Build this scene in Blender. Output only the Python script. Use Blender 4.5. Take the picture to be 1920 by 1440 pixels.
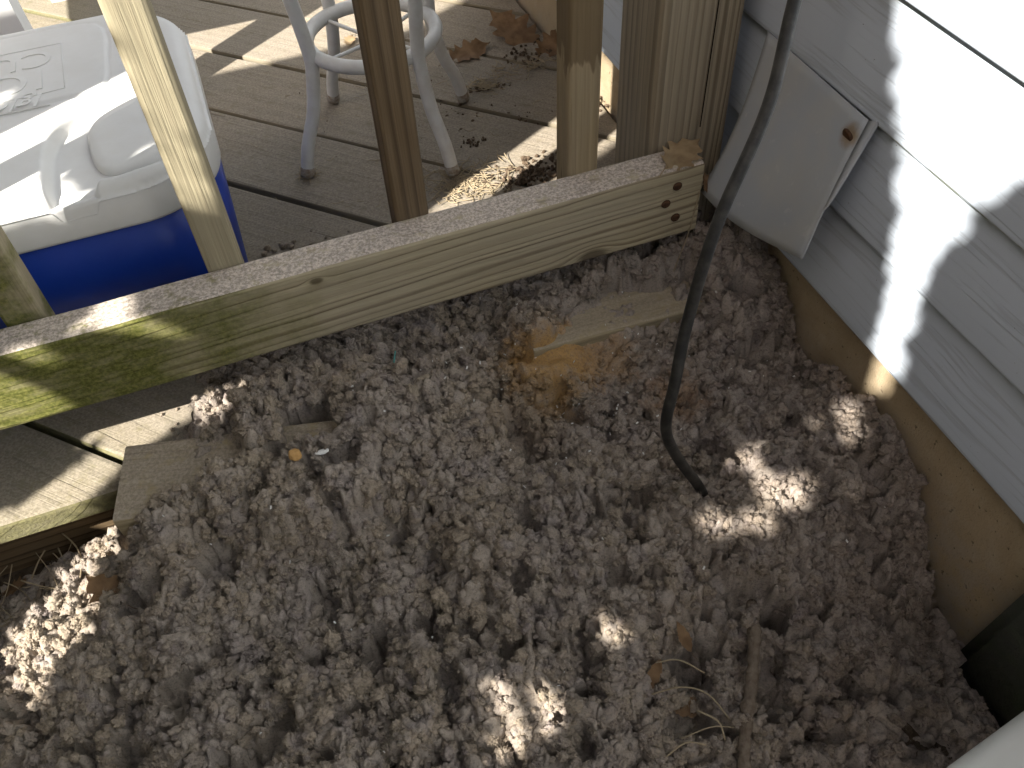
import bpy, bmesh, math, random
import numpy as np
from mathutils import Matrix, Vector, Euler

for o in list(bpy.data.objects):
    bpy.data.objects.remove(o)
scene = bpy.context.scene
C = scene.collection
R = math.radians
PI = math.pi

# ------------------------------------------------------------------ camera
# world: X runs along the deck rail towards the house, Y along the house wall, Z up, deck top at z = 0 (metres)
YAW, PITCH, ROLL = R(-17.78), R(-49.38), R(3.683)
Mb = Matrix(((1, 0, 0), (0, 0, 1), (0, -1, 0)))
Rw = (Matrix.Rotation(YAW, 3, 'Z') @ Matrix.Rotation(PITCH, 3, 'X') @ Matrix.Rotation(ROLL, 3, 'Y')) @ Mb
Rw = Rw @ Matrix(((1, 0, 0), (0, -1, 0), (0, 0, -1)))
cam_data = bpy.data.cameras.new('camera')
cam_data.sensor_width = 36.0
cam_data.lens = 1640.0 / 1920.0 * 36.0
cam_data.clip_start = 0.02
cam_data.clip_end = 300.0
cam = bpy.data.objects.new('camera', cam_data)
cam.matrix_world = Matrix.Translation((0, 0, 0.73)) @ Rw.to_4x4()
C.objects.link(cam)
scene.camera = cam

# ------------------------------------------------------------------ sky and sun
SUN_AZ, SUN_EL = R(29.0), R(40.0)          # light travels along +X and +Y and down
to_sun = Vector((-math.cos(SUN_AZ) * math.cos(SUN_EL), -math.sin(SUN_AZ) * math.cos(SUN_EL), math.sin(SUN_EL)))
world = bpy.data.worlds.new('World')
scene.world = world
world.use_nodes = True
wn = world.node_tree
wn.nodes.clear()
wo = wn.nodes.new('ShaderNodeOutputWorld')
wb = wn.nodes.new('ShaderNodeBackground')
ws = wn.nodes.new('ShaderNodeTexSky')
ws.sky_type = 'NISHITA'
ws.sun_disc = False
ws.sun_elevation = SUN_EL
ws.sun_rotation = math.atan2(to_sun.x, to_sun.y)
ws.dust_density = 4.0
ws.air_density = 0.7
ws.ozone_density = 0.0
wb.inputs['Strength'].default_value = 0.05
wn.links.new(ws.outputs[0], wb.inputs[0])
wn.links.new(wb.outputs[0], wo.inputs[0])
sd = bpy.data.lights.new('sun', 'SUN')
sd.energy = 5.0
sd.angle = R(0.53)
sd.color = (1.0, 0.95, 0.87)
sun = bpy.data.objects.new('sun', sd)
sun.rotation_euler = to_sun.to_track_quat('Z', 'Y').to_euler()
sun.location = to_sun * 6
C.objects.link(sun)
scene.view_settings.view_transform = 'Standard'
scene.view_settings.look = 'None'
scene.view_settings.gamma = 1.0
scene.view_settings.exposure = 1.65
scene.view_settings.use_curve_mapping = False
try:
    scene.cycles.use_adaptive_sampling = True
    scene.cycles.adaptive_threshold = .02
    scene.cycles.max_bounces = 4
    scene.cycles.diffuse_bounces = 2
except Exception:
    pass

# ------------------------------------------------------------------ helpers
def tag(o, label=None, cat=None, group=None, kind=None):
    if label: o['label'] = label
    if cat: o['category'] = cat
    if group: o['group'] = group
    if kind: o['kind'] = kind
    return o

def empty(name, loc=(0, 0, 0), rz=0.0):
    o = bpy.data.objects.new(name, None)
    o.empty_display_size = 0.05
    o.location = loc
    o.rotation_euler = (0, 0, rz)
    C.objects.link(o)
    return o

def link(name, me, mat=None, parent=None, loc=None, rot=None):
    o = bpy.data.objects.new(name, me)
    if mat is not None:
        if len(me.materials) == 0:
            me.materials.append(mat)
    C.objects.link(o)
    if parent is not None:
        o.parent = parent
    if loc is not None: o.location = loc
    if rot is not None: o.rotation_euler = rot
    return o

def from_bm(name, bm, mat=None, parent=None, loc=None, rot=None, smooth=True):
    me = bpy.data.meshes.new(name)
    bmesh.ops.recalc_face_normals(bm, faces=bm.faces)
    bm.to_mesh(me)
    bm.free()
    if smooth:
        me.polygons.foreach_set('use_smooth', np.ones(len(me.polygons), bool))
    return link(name, me, mat, parent, loc, rot)

def pydata(name, v, f, smooth=True):
    me = bpy.data.meshes.new(name)
    me.from_pydata([tuple(p) for p in v], [], [tuple(q) for q in f])
    if smooth:
        me.polygons.foreach_set('use_smooth', np.ones(len(me.polygons), bool))
    me.update()
    return me

def np_mesh(name, verts, faces, smooth=True):
    """verts (N,3), faces (M,k) all of one size"""
    me = bpy.data.meshes.new(name)
    verts = np.ascontiguousarray(verts, np.float32)
    faces = np.ascontiguousarray(faces, np.int32)
    k = faces.shape[1]
    me.vertices.add(len(verts)); me.vertices.foreach_set('co', verts.ravel())
    me.loops.add(faces.size); me.loops.foreach_set('vertex_index', faces.ravel())
    me.polygons.add(len(faces))
    me.polygons.foreach_set('loop_start', np.arange(0, faces.size, k, dtype=np.int32))
    me.polygons.foreach_set('use_smooth', np.full(len(faces), smooth, bool))
    me.update(calc_edges=True)
    me.validate()
    return me

def tube(path, rad, seg=12, cap=True, closed=False):
    """smooth tube along a list of points; rad a number or a list"""
    P = [Vector(p) for p in path]
    n = len(P)
    if not hasattr(rad, '__len__'): rad = [rad] * n
    v, f = [], []
    up = None
    for i, p in enumerate(P):
        a = P[(i - 1) % n] if (closed or i > 0) else P[i]
        b = P[(i + 1) % n] if (closed or i < n - 1) else P[i]
        t = (b - a).normalized()
        if up is None:
            up = t.orthogonal().normalized()
        up = (up - t * up.dot(t)).normalized()
        s = t.cross(up)
        for k in range(seg):
            q = 2 * PI * k / seg
            v.append(p + (up * math.cos(q) + s * math.sin(q)) * rad[i])
    m = n if closed else n - 1
    for i in range(m):
        j = (i + 1) % n
        for k in range(seg):
            k2 = (k + 1) % seg
            f.append((i * seg + k, i * seg + k2, j * seg + k2, j * seg + k))
    if cap and not closed:
        f.append(tuple(range(seg - 1, -1, -1)))
        f.append(tuple(range((n - 1) * seg, n * seg)))
    return v, f

def spline(pts, n=8):
    """Catmull-Rom through the points"""
    P = [Vector(p) for p in pts]
    P = [P[0] * 2 - P[1]] + P + [P[-1] * 2 - P[-2]]
    out = []
    for i in range(1, len(P) - 2):
        for k in range(n):
            t = k / n
            a, b, c, d = P[i - 1], P[i], P[i + 1], P[i + 2]
            out.append(0.5 * (2 * b + (c - a) * t + (2 * a - 5 * b + 4 * c - d) * t * t + (3 * b - a - 3 * c + d) * t ** 3))
    out.append(P[-2])
    return out

def board_mesh(name, L, W, T, bev=0.003, seed=0, rough=0.0012, nseg=None):
    """a sawn board, long axis local X from 0 to L, Y 0..W, Z 0..T, eased edges, slightly uneven"""
    rnd = random.Random(seed)
    n = nseg or max(2, int(L / 0.06))
    c = bev
    prof = [(c, 0), (W - c, 0), (W - c * .3, c * .3), (W, c), (W, T - c), (W - c * .3, T - c * .3), (W - c, T),
            (c, T), (c * .3, T - c * .3), (0, T - c), (0, c), (c * .3, c * .3)]
    v, f = [], []
    ph = [rnd.uniform(0, 6.3) for _ in range(8)]
    for i in range(n + 1):
        x = L * i / n
        dy = rough * (math.sin(x * 3.1 + ph[0]) + .5 * math.sin(x * 11 + ph[1]))
        dz = rough * (math.sin(x * 2.3 + ph[2]) + .5 * math.sin(x * 13 + ph[3]))
        for q, (a, b) in enumerate(prof):
            j = rough * .35 * (rnd.random() - .5) * 2
            v.append((x, a + dy + j, b + dz + j))
    m = len(prof)
    for i in range(n):
        for k in range(m):
            k2 = (k + 1) % m
            f.append((i * m + k, (i + 1) * m + k, (i + 1) * m + k2, i * m + k2))
    f.append(tuple(range(m)))
    f.append(tuple(range((n + 1) * m - 1, n * m - 1, -1)))
    me = pydata(name, v, f, smooth=False)
    bm = bmesh.new(); bm.from_mesh(me)
    bmesh.ops.recalc_face_normals(bm, faces=bm.faces)
    bm.to_mesh(me); bm.free()
    return me

# ---- numpy noise
def _hash(ix, iy, iz, seed):
    h = (ix.astype(np.int64) * 374761393 + iy.astype(np.int64) * 668265263 + iz.astype(np.int64) * 2147483647 + seed * 1274126177) & 0xFFFFFFFF
    h = ((h ^ (h >> 13)) * 1274126177) & 0xFFFFFFFF
    h = ((h ^ (h >> 16)) * 2246822519) & 0xFFFFFFFF
    return ((h ^ (h >> 15)) & 0xFFFFFF) / float(0xFFFFFF)

def vnoise(p, seed=0):
    p = np.asarray(p, float)
    i = np.floor(p).astype(np.int64)
    f = p - i
    f = f * f * f * (f * (f * 6 - 15) + 10)
    r = 0
    for dx in (0, 1):
        wx = f[:, 0] if dx else 1 - f[:, 0]
        for dy in (0, 1):
            wy = f[:, 1] if dy else 1 - f[:, 1]
            for dz in (0, 1):
                wz = f[:, 2] if dz else 1 - f[:, 2]
                r = r + wx * wy * wz * _hash(i[:, 0] + dx, i[:, 1] + dy, i[:, 2] + dz, seed)
    return r * 2 - 1

def fbm(p, oct=4, seed=0, gain=.5):
    s, a, t = 0, 1, 0
    for o in range(oct):
        s = s + a * vnoise(p * 2 ** o + 17.3 * o, seed + o); t += a; a *= gain
    return s / t

def worley2(p, cell, seed=0):
    q = p / cell
    i = np.floor(q).astype(np.int64)
    best = np.full(len(p), 9.0); second = np.full(len(p), 9.0)
    vec = np.zeros((len(p), 2)); cid = np.zeros(len(p))
    z = np.zeros(len(p), np.int64)
    for dx in (-1, 0, 1):
        for dy in (-1, 0, 1):
            cx, cy = i[:, 0] + dx, i[:, 1] + dy
            fx = cx + _hash(cx, cy, z, seed); fy = cy + _hash(cx, cy, z, seed + 7)
            d = np.hypot(q[:, 0] - fx, q[:, 1] - fy)
            m = d < best
            second = np.where(m, best, np.minimum(second, d))
            vec[m, 0] = (q[:, 0] - fx)[m]; vec[m, 1] = (q[:, 1] - fy)[m]
            cid = np.where(m, _hash(cx, cy, z, seed + 3), cid)
            best = np.where(m, d, best)
    return best, second, vec * cell, cid

def sstep(a, b, x):
    t = np.clip((x - a) / (b - a), 0, 1)
    return t * t * (3 - 2 * t)

# ------------------------------------------------------------------ materials
class NT:
    def __init__(self, name):
        self.m = bpy.data.materials.new(name)
        self.m.use_nodes = True
        self.t = self.m.node_tree
        self.t.nodes.clear()
        self.out = self.t.nodes.new('ShaderNodeOutputMaterial')
        self.b = self.t.nodes.new('ShaderNodeBsdfPrincipled')
        self.l(self.b.outputs[0], self.out.inputs[0])
    def n(self, t, **k):
        nd = self.t.nodes.new('ShaderNode' + t)
        for a, b in k.items(): setattr(nd, a, b)
        return nd
    def l(self, a, b): self.t.links.new(a, b)
    def coord(self, w='Object'): return self.n('TexCoord').outputs[w]
    def pos(self): return self.n('NewGeometry').outputs['Position']
    def mapping(self, src, scale=(1, 1, 1), loc=(0, 0, 0), rot=(0, 0, 0)):
        m = self.n('Mapping'); m.inputs['Scale'].default_value = scale; m.inputs['Location'].default_value = loc; m.inputs['Rotation'].default_value = rot
        self.l(src, m.inputs['Vector']); return m.outputs[0]
    def noise(self, src, scale, detail=3, rough=.55, dist=0.0):
        m = self.n('TexNoise'); m.inputs['Scale'].default_value = scale; m.inputs['Detail'].default_value = detail
        m.inputs['Roughness'].default_value = rough; m.inputs['Distortion'].default_value = dist
        self.l(src, m.inputs['Vector']); return m.outputs['Fac']
    def ramp(self, src, stops, interp='LINEAR'):
        m = self.n('ValToRGB'); r = m.color_ramp; r.interpolation = interp
        while len(r.elements) < len(stops): r.elements.new(.5)
        for e, (p, c) in zip(r.elements, stops):
            e.position = p; e.color = (*c, 1) if hasattr(c, '__len__') else (c, c, c, 1)
        self.l(src, m.inputs[0]); return m.outputs[0]
    def math(self, op, a, b=None, clamp=False):
        m = self.n('Math', operation=op); m.use_clamp = clamp
        for i, x in enumerate((a, b)):
            if x is None: continue
            if isinstance(x, (int, float)): m.inputs[i].default_value = x
            else: self.l(x, m.inputs[i])
        return m.outputs[0]
    def mix(self, fac, a, b, mode='MIX'):
        m = self.n('Mix'); m.data_type = 'RGBA'; m.blend_type = mode
        if isinstance(fac, (int, float)): m.inputs[0].default_value = fac
        else: self.l(fac, m.inputs[0])
        for i, x in ((6, a), (7, b)):
            if hasattr(x, '__len__'): m.inputs[i].default_value = (*x, 1)
            else: self.l(x, m.inputs[i])
        return m.outputs[2]
    def maprange(self, src, a, b, c=0.0, d=1.0):
        m = self.n('MapRange'); m.interpolation_type = 'SMOOTHSTEP'
        m.inputs[1].default_value = a; m.inputs[2].default_value = b; m.inputs[3].default_value = c; m.inputs[4].default_value = d
        self.l(src, m.inputs[0]); return m.outputs[0]
    def sep(self, src):
        m = self.n('SeparateXYZ'); self.l(src, m.inputs[0]); return m.outputs
    def vadd(self, a, b):
        m = self.n('VectorMath', operation='ADD')
        for i, x in enumerate((a, b)):
            if hasattr(x, '__len__'): m.inputs[i].default_value = x
            else: self.l(x, m.inputs[i])
        return m.outputs[0]
    def vscale(self, a, s):
        m = self.n('VectorMath', operation='SCALE'); self.l(a, m.inputs[0]); m.inputs['Scale'].default_value = s; return m.outputs[0]
    def dist(self, a, p):
        m = self.n('VectorMath', operation='DISTANCE'); self.l(a, m.inputs[0]); m.inputs[1].default_value = p; return m.outputs['Value']
    def bump(self, h, strength=.3, dist=.002, prev=None):
        m = self.n('Bump'); m.inputs['Strength'].default_value = strength; m.inputs['Distance'].default_value = dist
        self.l(h, m.inputs['Height'])
        if prev is not None: self.l(prev, m.inputs['Normal'])
        return m.outputs[0]
    def done(self, color=None, rough=.7, normal=None, spec=.3, **k):
        if color is not None:
            if hasattr(color, '__len__'): self.b.inputs['Base Color'].default_value = (*color, 1)
            else: self.l(color, self.b.inputs['Base Color'])
        if isinstance(rough, (int, float)): self.b.inputs['Roughness'].default_value = rough
        else: self.l(rough, self.b.inputs['Roughness'])
        self.b.inputs['Specular IOR Level'].default_value = spec
        if normal is not None: self.l(normal, self.b.inputs['Normal'])
        for a, b in k.items(): self.b.inputs[a.replace('_', ' ')].default_value = b
        return self.m

def wood(name, early, late, ring=.007, pith=(0, .03, -.06), tilt=(0, .02, .015), contrast=1.0, dist=.012, grey=.3, greycol=(.30, .28, .25),
         moss=None, dust=0.0, dustcol=(.40, .345, .305), stain=None, knots=(), cracks=0.0, varcol=None):
    """flat-sawn timber: growth rings round a pith axis along local X, fibre streaks, grey weathering, algae and dust"""
    t = NT(name)
    co = t.coord()
    rv = t.n('ObjectInfo').outputs['Random']
    cx = t.n('CombineXYZ')
    t.l(t.math('MULTIPLY', rv, 7.3), cx.inputs[0]); t.l(t.math('MULTIPLY', rv, .05), cx.inputs[1])
    c2 = t.vadd(co, cx.outputs[0])
    # slow wander of the grain
    nz = t.n('TexNoise'); nz.inputs['Scale'].default_value = 1.0; nz.inputs['Detail'].default_value = 3
    t.l(t.mapping(c2, (2.2, 14, 14)), nz.inputs['Vector'])
    wob = t.vscale(t.vadd(nz.outputs['Color'], (-.5, -.5, -.5)), dist * 2)
    c3 = t.vadd(t.mapping(c2, (1, 1, 1), pith, tilt), wob)
    sx, sy, sz = t.sep(c3)
    # knots: pull the rings round a few points
    r = t.math('SQRT', t.math('ADD', t.math('POWER', sy, 2.0), t.math('POWER', sz, 2.0)))
    kf = None
    for (kx, ky, kz, kr) in knots:
        d = t.dist(t.mapping(co, (.55, 1, 1), (0, 0, 0)), (kx * .55, ky, kz))
        g = t.math('POWER', 2.718, t.math('MULTIPLY', t.math('POWER', t.math('DIVIDE', d, kr), 2.0), -1.0))
        r = t.math('ADD', r, t.math('MULTIPLY', g, kr * 1.3))
        kf = g if kf is None else t.math('MAXIMUM', kf, g)
    rc = t.n('CombineXYZ'); t.l(t.math('MULTIPLY', r, .55 / ring), rc.inputs[0])
    rj = t.noise(rc.outputs[0], 1.0, 2, .5)
    ph = t.math('FRACT', t.math('ADD', t.math('DIVIDE', r, ring), t.math('MULTIPLY', rj, 2.2)))
    late_f = t.ramp(ph, [(0, 0.0), (.45, .12), (.82, .9), (.93, 1.0), (1.0, 0.0)])
    late_f = t.math('MULTIPLY', t.math('MULTIPLY', late_f, contrast), t.maprange(rj, .3, .65, .35, 1.0), True)
    fib = t.noise(t.mapping(c2, (9, 420, 420)), 1.0, 3, .6)
    fib2 = t.noise(t.mapping(c2, (3, 90, 90)), 1.0, 3, .6)
    blot = t.noise(t.mapping(c2, (5, 14, 14)), 1.0, 4, .6)
    col = t.mix(late_f, early, late)
    col = t.mix(t.math('MULTIPLY', t.maprange(fib2, .35, .75), .45), col, [c * .62 for c in early])
    col = t.mix(t.math('MULTIPLY', t.maprange(blot, .3, .7), grey), col, greycol)
    col = t.mix(t.maprange(fib, .35, .7, 0, .35), col, [c * .55 for c in early])
    if kf is not None:
        col = t.mix(t.maprange(kf, .45, .85, 0, .75), col, [c * .35 for c in late])
    P = t.pos()
    px, py, pz = t.sep(P)
    if stain is not None:
        (sz0, sz1, scol) = stain
        sn = t.noise(t.mapping(c2, (14, 60, 60)), 1.0, 3, .6)
        zz = t.math('ADD', pz, t.math('MULTIPLY', t.math('SUBTRACT', sn, .5), .16))
        sf = t.math('MULTIPLY', t.maprange(zz, sz0, sz0 + .012), t.maprange(zz, sz1 + .03, sz1))
        col = t.mix(t.math('MULTIPLY', sf, .7), col, scol)
    if moss is not None:
        x0, x1, amt = moss
        mn = t.noise(t.mapping(P, (1, 1, 1)), 16, 4, .6)
        mx = t.math('MULTIPLY', t.maprange(t.math('ADD', px, t.math('MULTIPLY', t.math('SUBTRACT', mn, .5), .35)), x0, x1), t.maprange(t.noise(t.mapping(P, (1, 1, 2.5)), 38, 4, .65), .30, .60, .72, 1.0))
        mf = t.noise(P, 260, 3, .7)
        mcol = t.mix(t.maprange(mf, .35, .7), (.085, .092, .020), (.185, .182, .052))
        side = t.maprange(t.sep(t.n('NewGeometry').outputs['Normal'])[2], .75, .2, amt, min(1.0, amt + .35))
        col = t.mix(t.math('MULTIPLY', mx, side), col, mcol)
    if dust > 0:
        nrm = t.n('NewGeometry').outputs['Normal']
        nzv = t.sep(nrm)[2]
        dn = t.noise(P, 60, 5, .65)
        df = t.math('MULTIPLY', t.maprange(nzv, .45, .9), t.maprange(dn, .28, .5))
        dcol = t.mix(t.maprange(t.noise(P, 330, 4, .75), .36, .66), [c * .52 for c in dustcol], [c * 1.2 for c in dustcol])
        col = t.mix(t.math('MULTIPLY', df, dust), col, dcol)
    h = t.math('ADD', t.math('MULTIPLY', late_f, .5), t.math('MULTIPLY', fib, .9))
    nr = t.bump(h, .7, .0013)
    if cracks > 0:
        cn = t.noise(t.mapping(c2, (5, 130, 130), (3, 1, 2)), 1.0, 2, .5)
        cr = t.maprange(cn, .72, .78)
        col = t.mix(t.math('MULTIPLY', cr, cracks), col, (.03, .025, .02))
        nr = t.bump(t.math('SUBTRACT', 1.0, cr), .6, .002, nr)
    return t.done(col, .85, nr, .15)

M = {}
M['rail'] = wood('rail timber', (.50, .43, .285), (.165, .118, .068), ring=.0085, pith=(0, .010, -.030), tilt=(0, .035, .012), dist=.010, grey=.25,
                 moss=(.06, -.17, 1.0), dust=.92, dustcol=(.56, .485, .42), knots=((1.74, .0, .074, .0055), (2.03, 0, .004, .014), (.95, 0, .02, .012)), cracks=.5)
M['bal_pale'] = wood('pale baluster timber', (.39, .34, .225), (.24, .19, .12), ring=.011, pith=(0, .03, .05), contrast=.35, grey=.3, greycol=(.36, .31, .22), moss=(-.18, -.26, .85), cracks=.3)
M['bal_dark'] = wood('brown baluster timber', (.175, .122, .068), (.045, .027, .014), ring=.0105, pith=(0, .02, .06), tilt=(0, .008, .004), dist=.004, contrast=1.0, grey=.12)
M['bal_stain'] = wood('water stained baluster timber', (.37, .285, .165), (.19, .135, .08), ring=.012, pith=(0, .03, .04), tilt=(0, .01, .004), dist=.005, contrast=.6, grey=.2, stain=(.30, .40, (.11, .075, .04)), cracks=.8)
M['post'] = wood('weathered post timber', (.38, .315, .22), (.125, .095, .06), ring=.0075, pith=(0, .11, .115), tilt=(0, .006, .004), dist=.005, contrast=.9, grey=.35, greycol=(.33, .29, .24),
                 knots=((1.05, .02, .0, .018), (1.12, .0, .05, .016)), cracks=.7)
M['deck'] = wood('weathered deck timber', (.25, .21, .145), (.15, .12, .075), ring=.012, pith=(0, .03, -.05), dist=.012, contrast=.85, grey=.55, greycol=(.27, .242, .19),
                 moss=(-.08, -.26, .22), dust=.42, dustcol=(.36, .31, .26), cracks=.6)
M['scrap'] = wood('scrap board timber', (.42, .34, .20), (.24, .17, .085), ring=.0055, pith=(0, .02, -.045), tilt=(0, .05, .02), dist=.006, contrast=.8, grey=.3, greycol=(.36, .32, .25), dust=.55, cracks=.5)
M['scrap_pale'] = wood('pale scrap board timber', (.40, .33, .20), (.31, .24, .14), ring=.009, pith=(0, .02, -.06), dist=.004, contrast=.5, grey=.2, dust=.35, cracks=.35)

def simple(name, c, rough=.6, spec=.3, noise=None, bump=None, **k):
    t = NT(name)
    P = t.coord()
    col = c
    if noise:
        sc, amt, c2 = noise
        col = t.mix(t.math('MULTIPLY', t.maprange(t.noise(P, sc, 5, .65), .35, .7), amt), c, c2)
    nr = None
    if bump:
        sc, st, d = bump
        nr = t.bump(t.noise(P, sc, 4, .6), st, d)
    return t.done(col, rough, nr, spec, **k)

M['nail'] = simple('rusty nail steel', (.06, .035, .022), .85, .2, (300, .7, (.12, .055, .025)), (500, .6, .001))
M['cable'] = simple('black cable rubber', (.014, .014, .013), .55, .35, (70, .7, (.06, .055, .048)), (300, .15, .0006))
M['cooler_blue'] = simple('blue cooler plastic', (.006, .036, .30), .38, .4, (35, .35, (.012, .055, .34)), (220, .12, .0008))
M['cooler_white'] = simple('white cooler plastic', (.83, .825, .80), .5, .35, (28, .25, (.70, .68, .63)), (400, .10, .0005))
M['stool'] = simple('white enamelled steel', (.70, .70, .68), .45, .35, (45, .5, (.55, .52, .47)), (120, .15, .0008))
M['stool_foot'] = simple('worn rusty leg end', (.42, .39, .34), .8, .2, (160, .8, (.20, .13, .075)), (300, .5, .001))
M['resin'] = simple('white resin chair plastic', (.78, .78, .76), .5, .35, (20, .2, (.68, .67, .63)))
M['downspout'] = simple('white painted metal', (.74, .75, .71), .4, .35, (15, .3, (.62, .62, .57)))
M['stone'] = simple('dark mossy stone', (.07, .07, .058), .9, .2, (25, .7, (.06, .075, .04)), (80, .7, .004))
M['bark'] = simple('bark', (.11, .085, .06), .95, .1, (40, .7, (.05, .04, .03)), (60, 1.0, .006))
M['twig'] = simple('dry twig bark', (.21, .170, .130), .95, .1, (160, .75, (.115, .085, .062)), (260, 1.0, .0025))
M['straw'] = simple('dry straw', (.34, .275, .18), .8, .2, (30, .5, (.21, .16, .10)))
M['chip_white'] = simple('white chip', (.75, .74, .70), .6, .3)
M['crumb'] = simple('orange foam crumb', (.55, .33, .13), .9, .1, (300, .6, (.40, .22, .08)), (500, .8, .001))
M['teal'] = simple('teal plastic bristle', (.10, .33, .29), .5, .3)
M['mulch'] = simple('dark mulch crumbs', (.085, .06, .042), .95, .1, (200, .7, (.16, .12, .08)), (300, .8, .001))

def leaf_mat(name, a, b):
    t = NT(name)
    P = t.coord()
    n1 = t.noise(P, 60, 4, .6); n2 = t.noise(P, 14, 3, .6)
    col = t.mix(t.maprange(n1, .35, .7), a, b)
    col = t.mix(t.maprange(n2, .45, .75, 0, .5), col, [c * .5 for c in a])
    nr = t.bump(n1, .4, .001)
    m = t.done(col, .75, nr, .2)
    # thin leaf lets a little light through
    tr = t.n('BsdfTranslucent'); t.l(col, tr.inputs[0])
    mx = t.n('MixShader'); mx.inputs[0].default_value = .2
    t.l(t.b.outputs[0], mx.inputs[1]); t.l(tr.outputs[0], mx.inputs[2]); t.l(mx.outputs[0], t.out.inputs[0])
    return m
M['leaf'] = leaf_mat('dry oak leaf', (.26, .165, .09), (.16, .095, .05))
M['leaf_pale'] = leaf_mat('pale dry leaf', (.42, .31, .18), (.30, .21, .12))
M['green_leaf'] = leaf_mat('green leaf', (.035, .065, .018), (.055, .085, .024))

def siding_material():
    t = NT('white vinyl siding')
    P = t.pos()
    # embossed wood grain: long fine lines along the course, gently wandering
    wv = t.n('TexNoise'); wv.inputs['Scale'].default_value = 1; wv.inputs['Detail'].default_value = 2
    t.l(t.mapping(P, (1, 5, 12)), wv.inputs['Vector'])
    c2 = t.vadd(P, t.vscale(t.vadd(wv.outputs['Color'], (-.5, -.5, -.5)), .02))
    g = t.noise(t.mapping(c2, (1, 6, 230)), 1.0, 3, .6)
    lines = t.maprange(g, .52, .66)
    dirt = t.noise(P, 9, 5, .65)
    col = t.mix(t.maprange(dirt, .5, .8, 0, .30), (.52, .575, .65), (.44, .475, .50))
    col = t.mix(t.math('MULTIPLY', lines, .38), col, (.31, .335, .36))
    sp = t.noise(P, 330, 1, .5)
    col = t.mix(t.maprange(sp, .80, .82, 0, .7), col, (.10, .09, .08))
    # grime caught along the butt of each course
    pz = t.sep(P)[2]
    fz = t.math('FRACT', t.math('DIVIDE', t.math('SUBTRACT', pz, .0930), .1025))
    gr = t.math('MULTIPLY', t.maprange(fz, .84, 1.0), t.maprange(t.noise(P, 30, 3, .6), .3, .6))
    col = t.mix(t.math('MULTIPLY', gr, .8), col, (.20, .21, .14))
    nr = t.bump(t.math('SUBTRACT', 1.0, lines), .35, .0007)
    return t.done(col, .55, nr, .3)
M['siding'] = siding_material()

def foundation_material():
    t = NT('tan parged foundation')
    P = t.pos()
    a = t.noise(P, 7, 5, .65); b = t.noise(P, 45, 5, .7); c = t.noise(P, 420, 2, .6)
    col = t.mix(t.maprange(a, .35, .7), (.42, .33, .215), (.33, .255, .16))
    col = t.mix(t.maprange(b, .45, .75, 0, .5), col, (.44, .37, .27))
    col = t.mix(t.maprange(c, .62, .75, 0, .5), col, (.13, .10, .065))
    pore = t.maprange(t.noise(P, 150, 2, .5), .68, .74)
    col = t.mix(t.math('MULTIPLY', pore, .6), col, (.10, .08, .05))
    splash = t.math('MULTIPLY', t.maprange(t.sep(P)[2], .05, -.06), t.maprange(b, .35, .6))
    col = t.mix(t.math('MULTIPLY', splash, .55), col, (.30, .26, .22))
    h = t.math('SUBTRACT', t.math('ADD', t.math('MULTIPLY', b, .6), t.math('MULTIPLY', c, .5)), pore)
    return t.done(col, .9, t.bump(h, .6, .003), .15)
M['foundation'] = foundation_material()

def hood_material():
    t = NT('dusty vent hood metal')
    P = t.pos()
    a = t.noise(P, 14, 5, .6); b = t.noise(P, 70, 4, .65)
    col = t.mix(t.maprange(a, .35, .68), (.35, .375, .405), (.39, .395, .385))
    col = t.mix(t.maprange(b, .60, .8, 0, .4), col, (.60, .59, .56))
    d = t.dist(P, (.492, .520, .280))
    dn = t.math('ADD', d, t.math('MULTIPLY', t.math('SUBTRACT', b, .5), .012))
    col = t.mix(t.maprange(dn, .015, .004, 0, .8), col, (.23, .15, .06))
    return t.done(col, .75, t.bump(b, .12, .001), .25)
M['hood'] = hood_material()

def ground_material():
    t = NT('garden soil')
    P = t.pos()
    a = t.noise(P, 5, 5, .6); b = t.noise(P, 60, 5, .7)
    col = t.mix(t.maprange(a, .35, .7), (.075, .055, .038), (.11, .085, .06))
    col = t.mix(t.maprange(b, .45, .7), col, (.045, .034, .025))
    return t.done(col, .95, t.bump(b, .8, .01), .1)
M['ground'] = ground_material()

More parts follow.
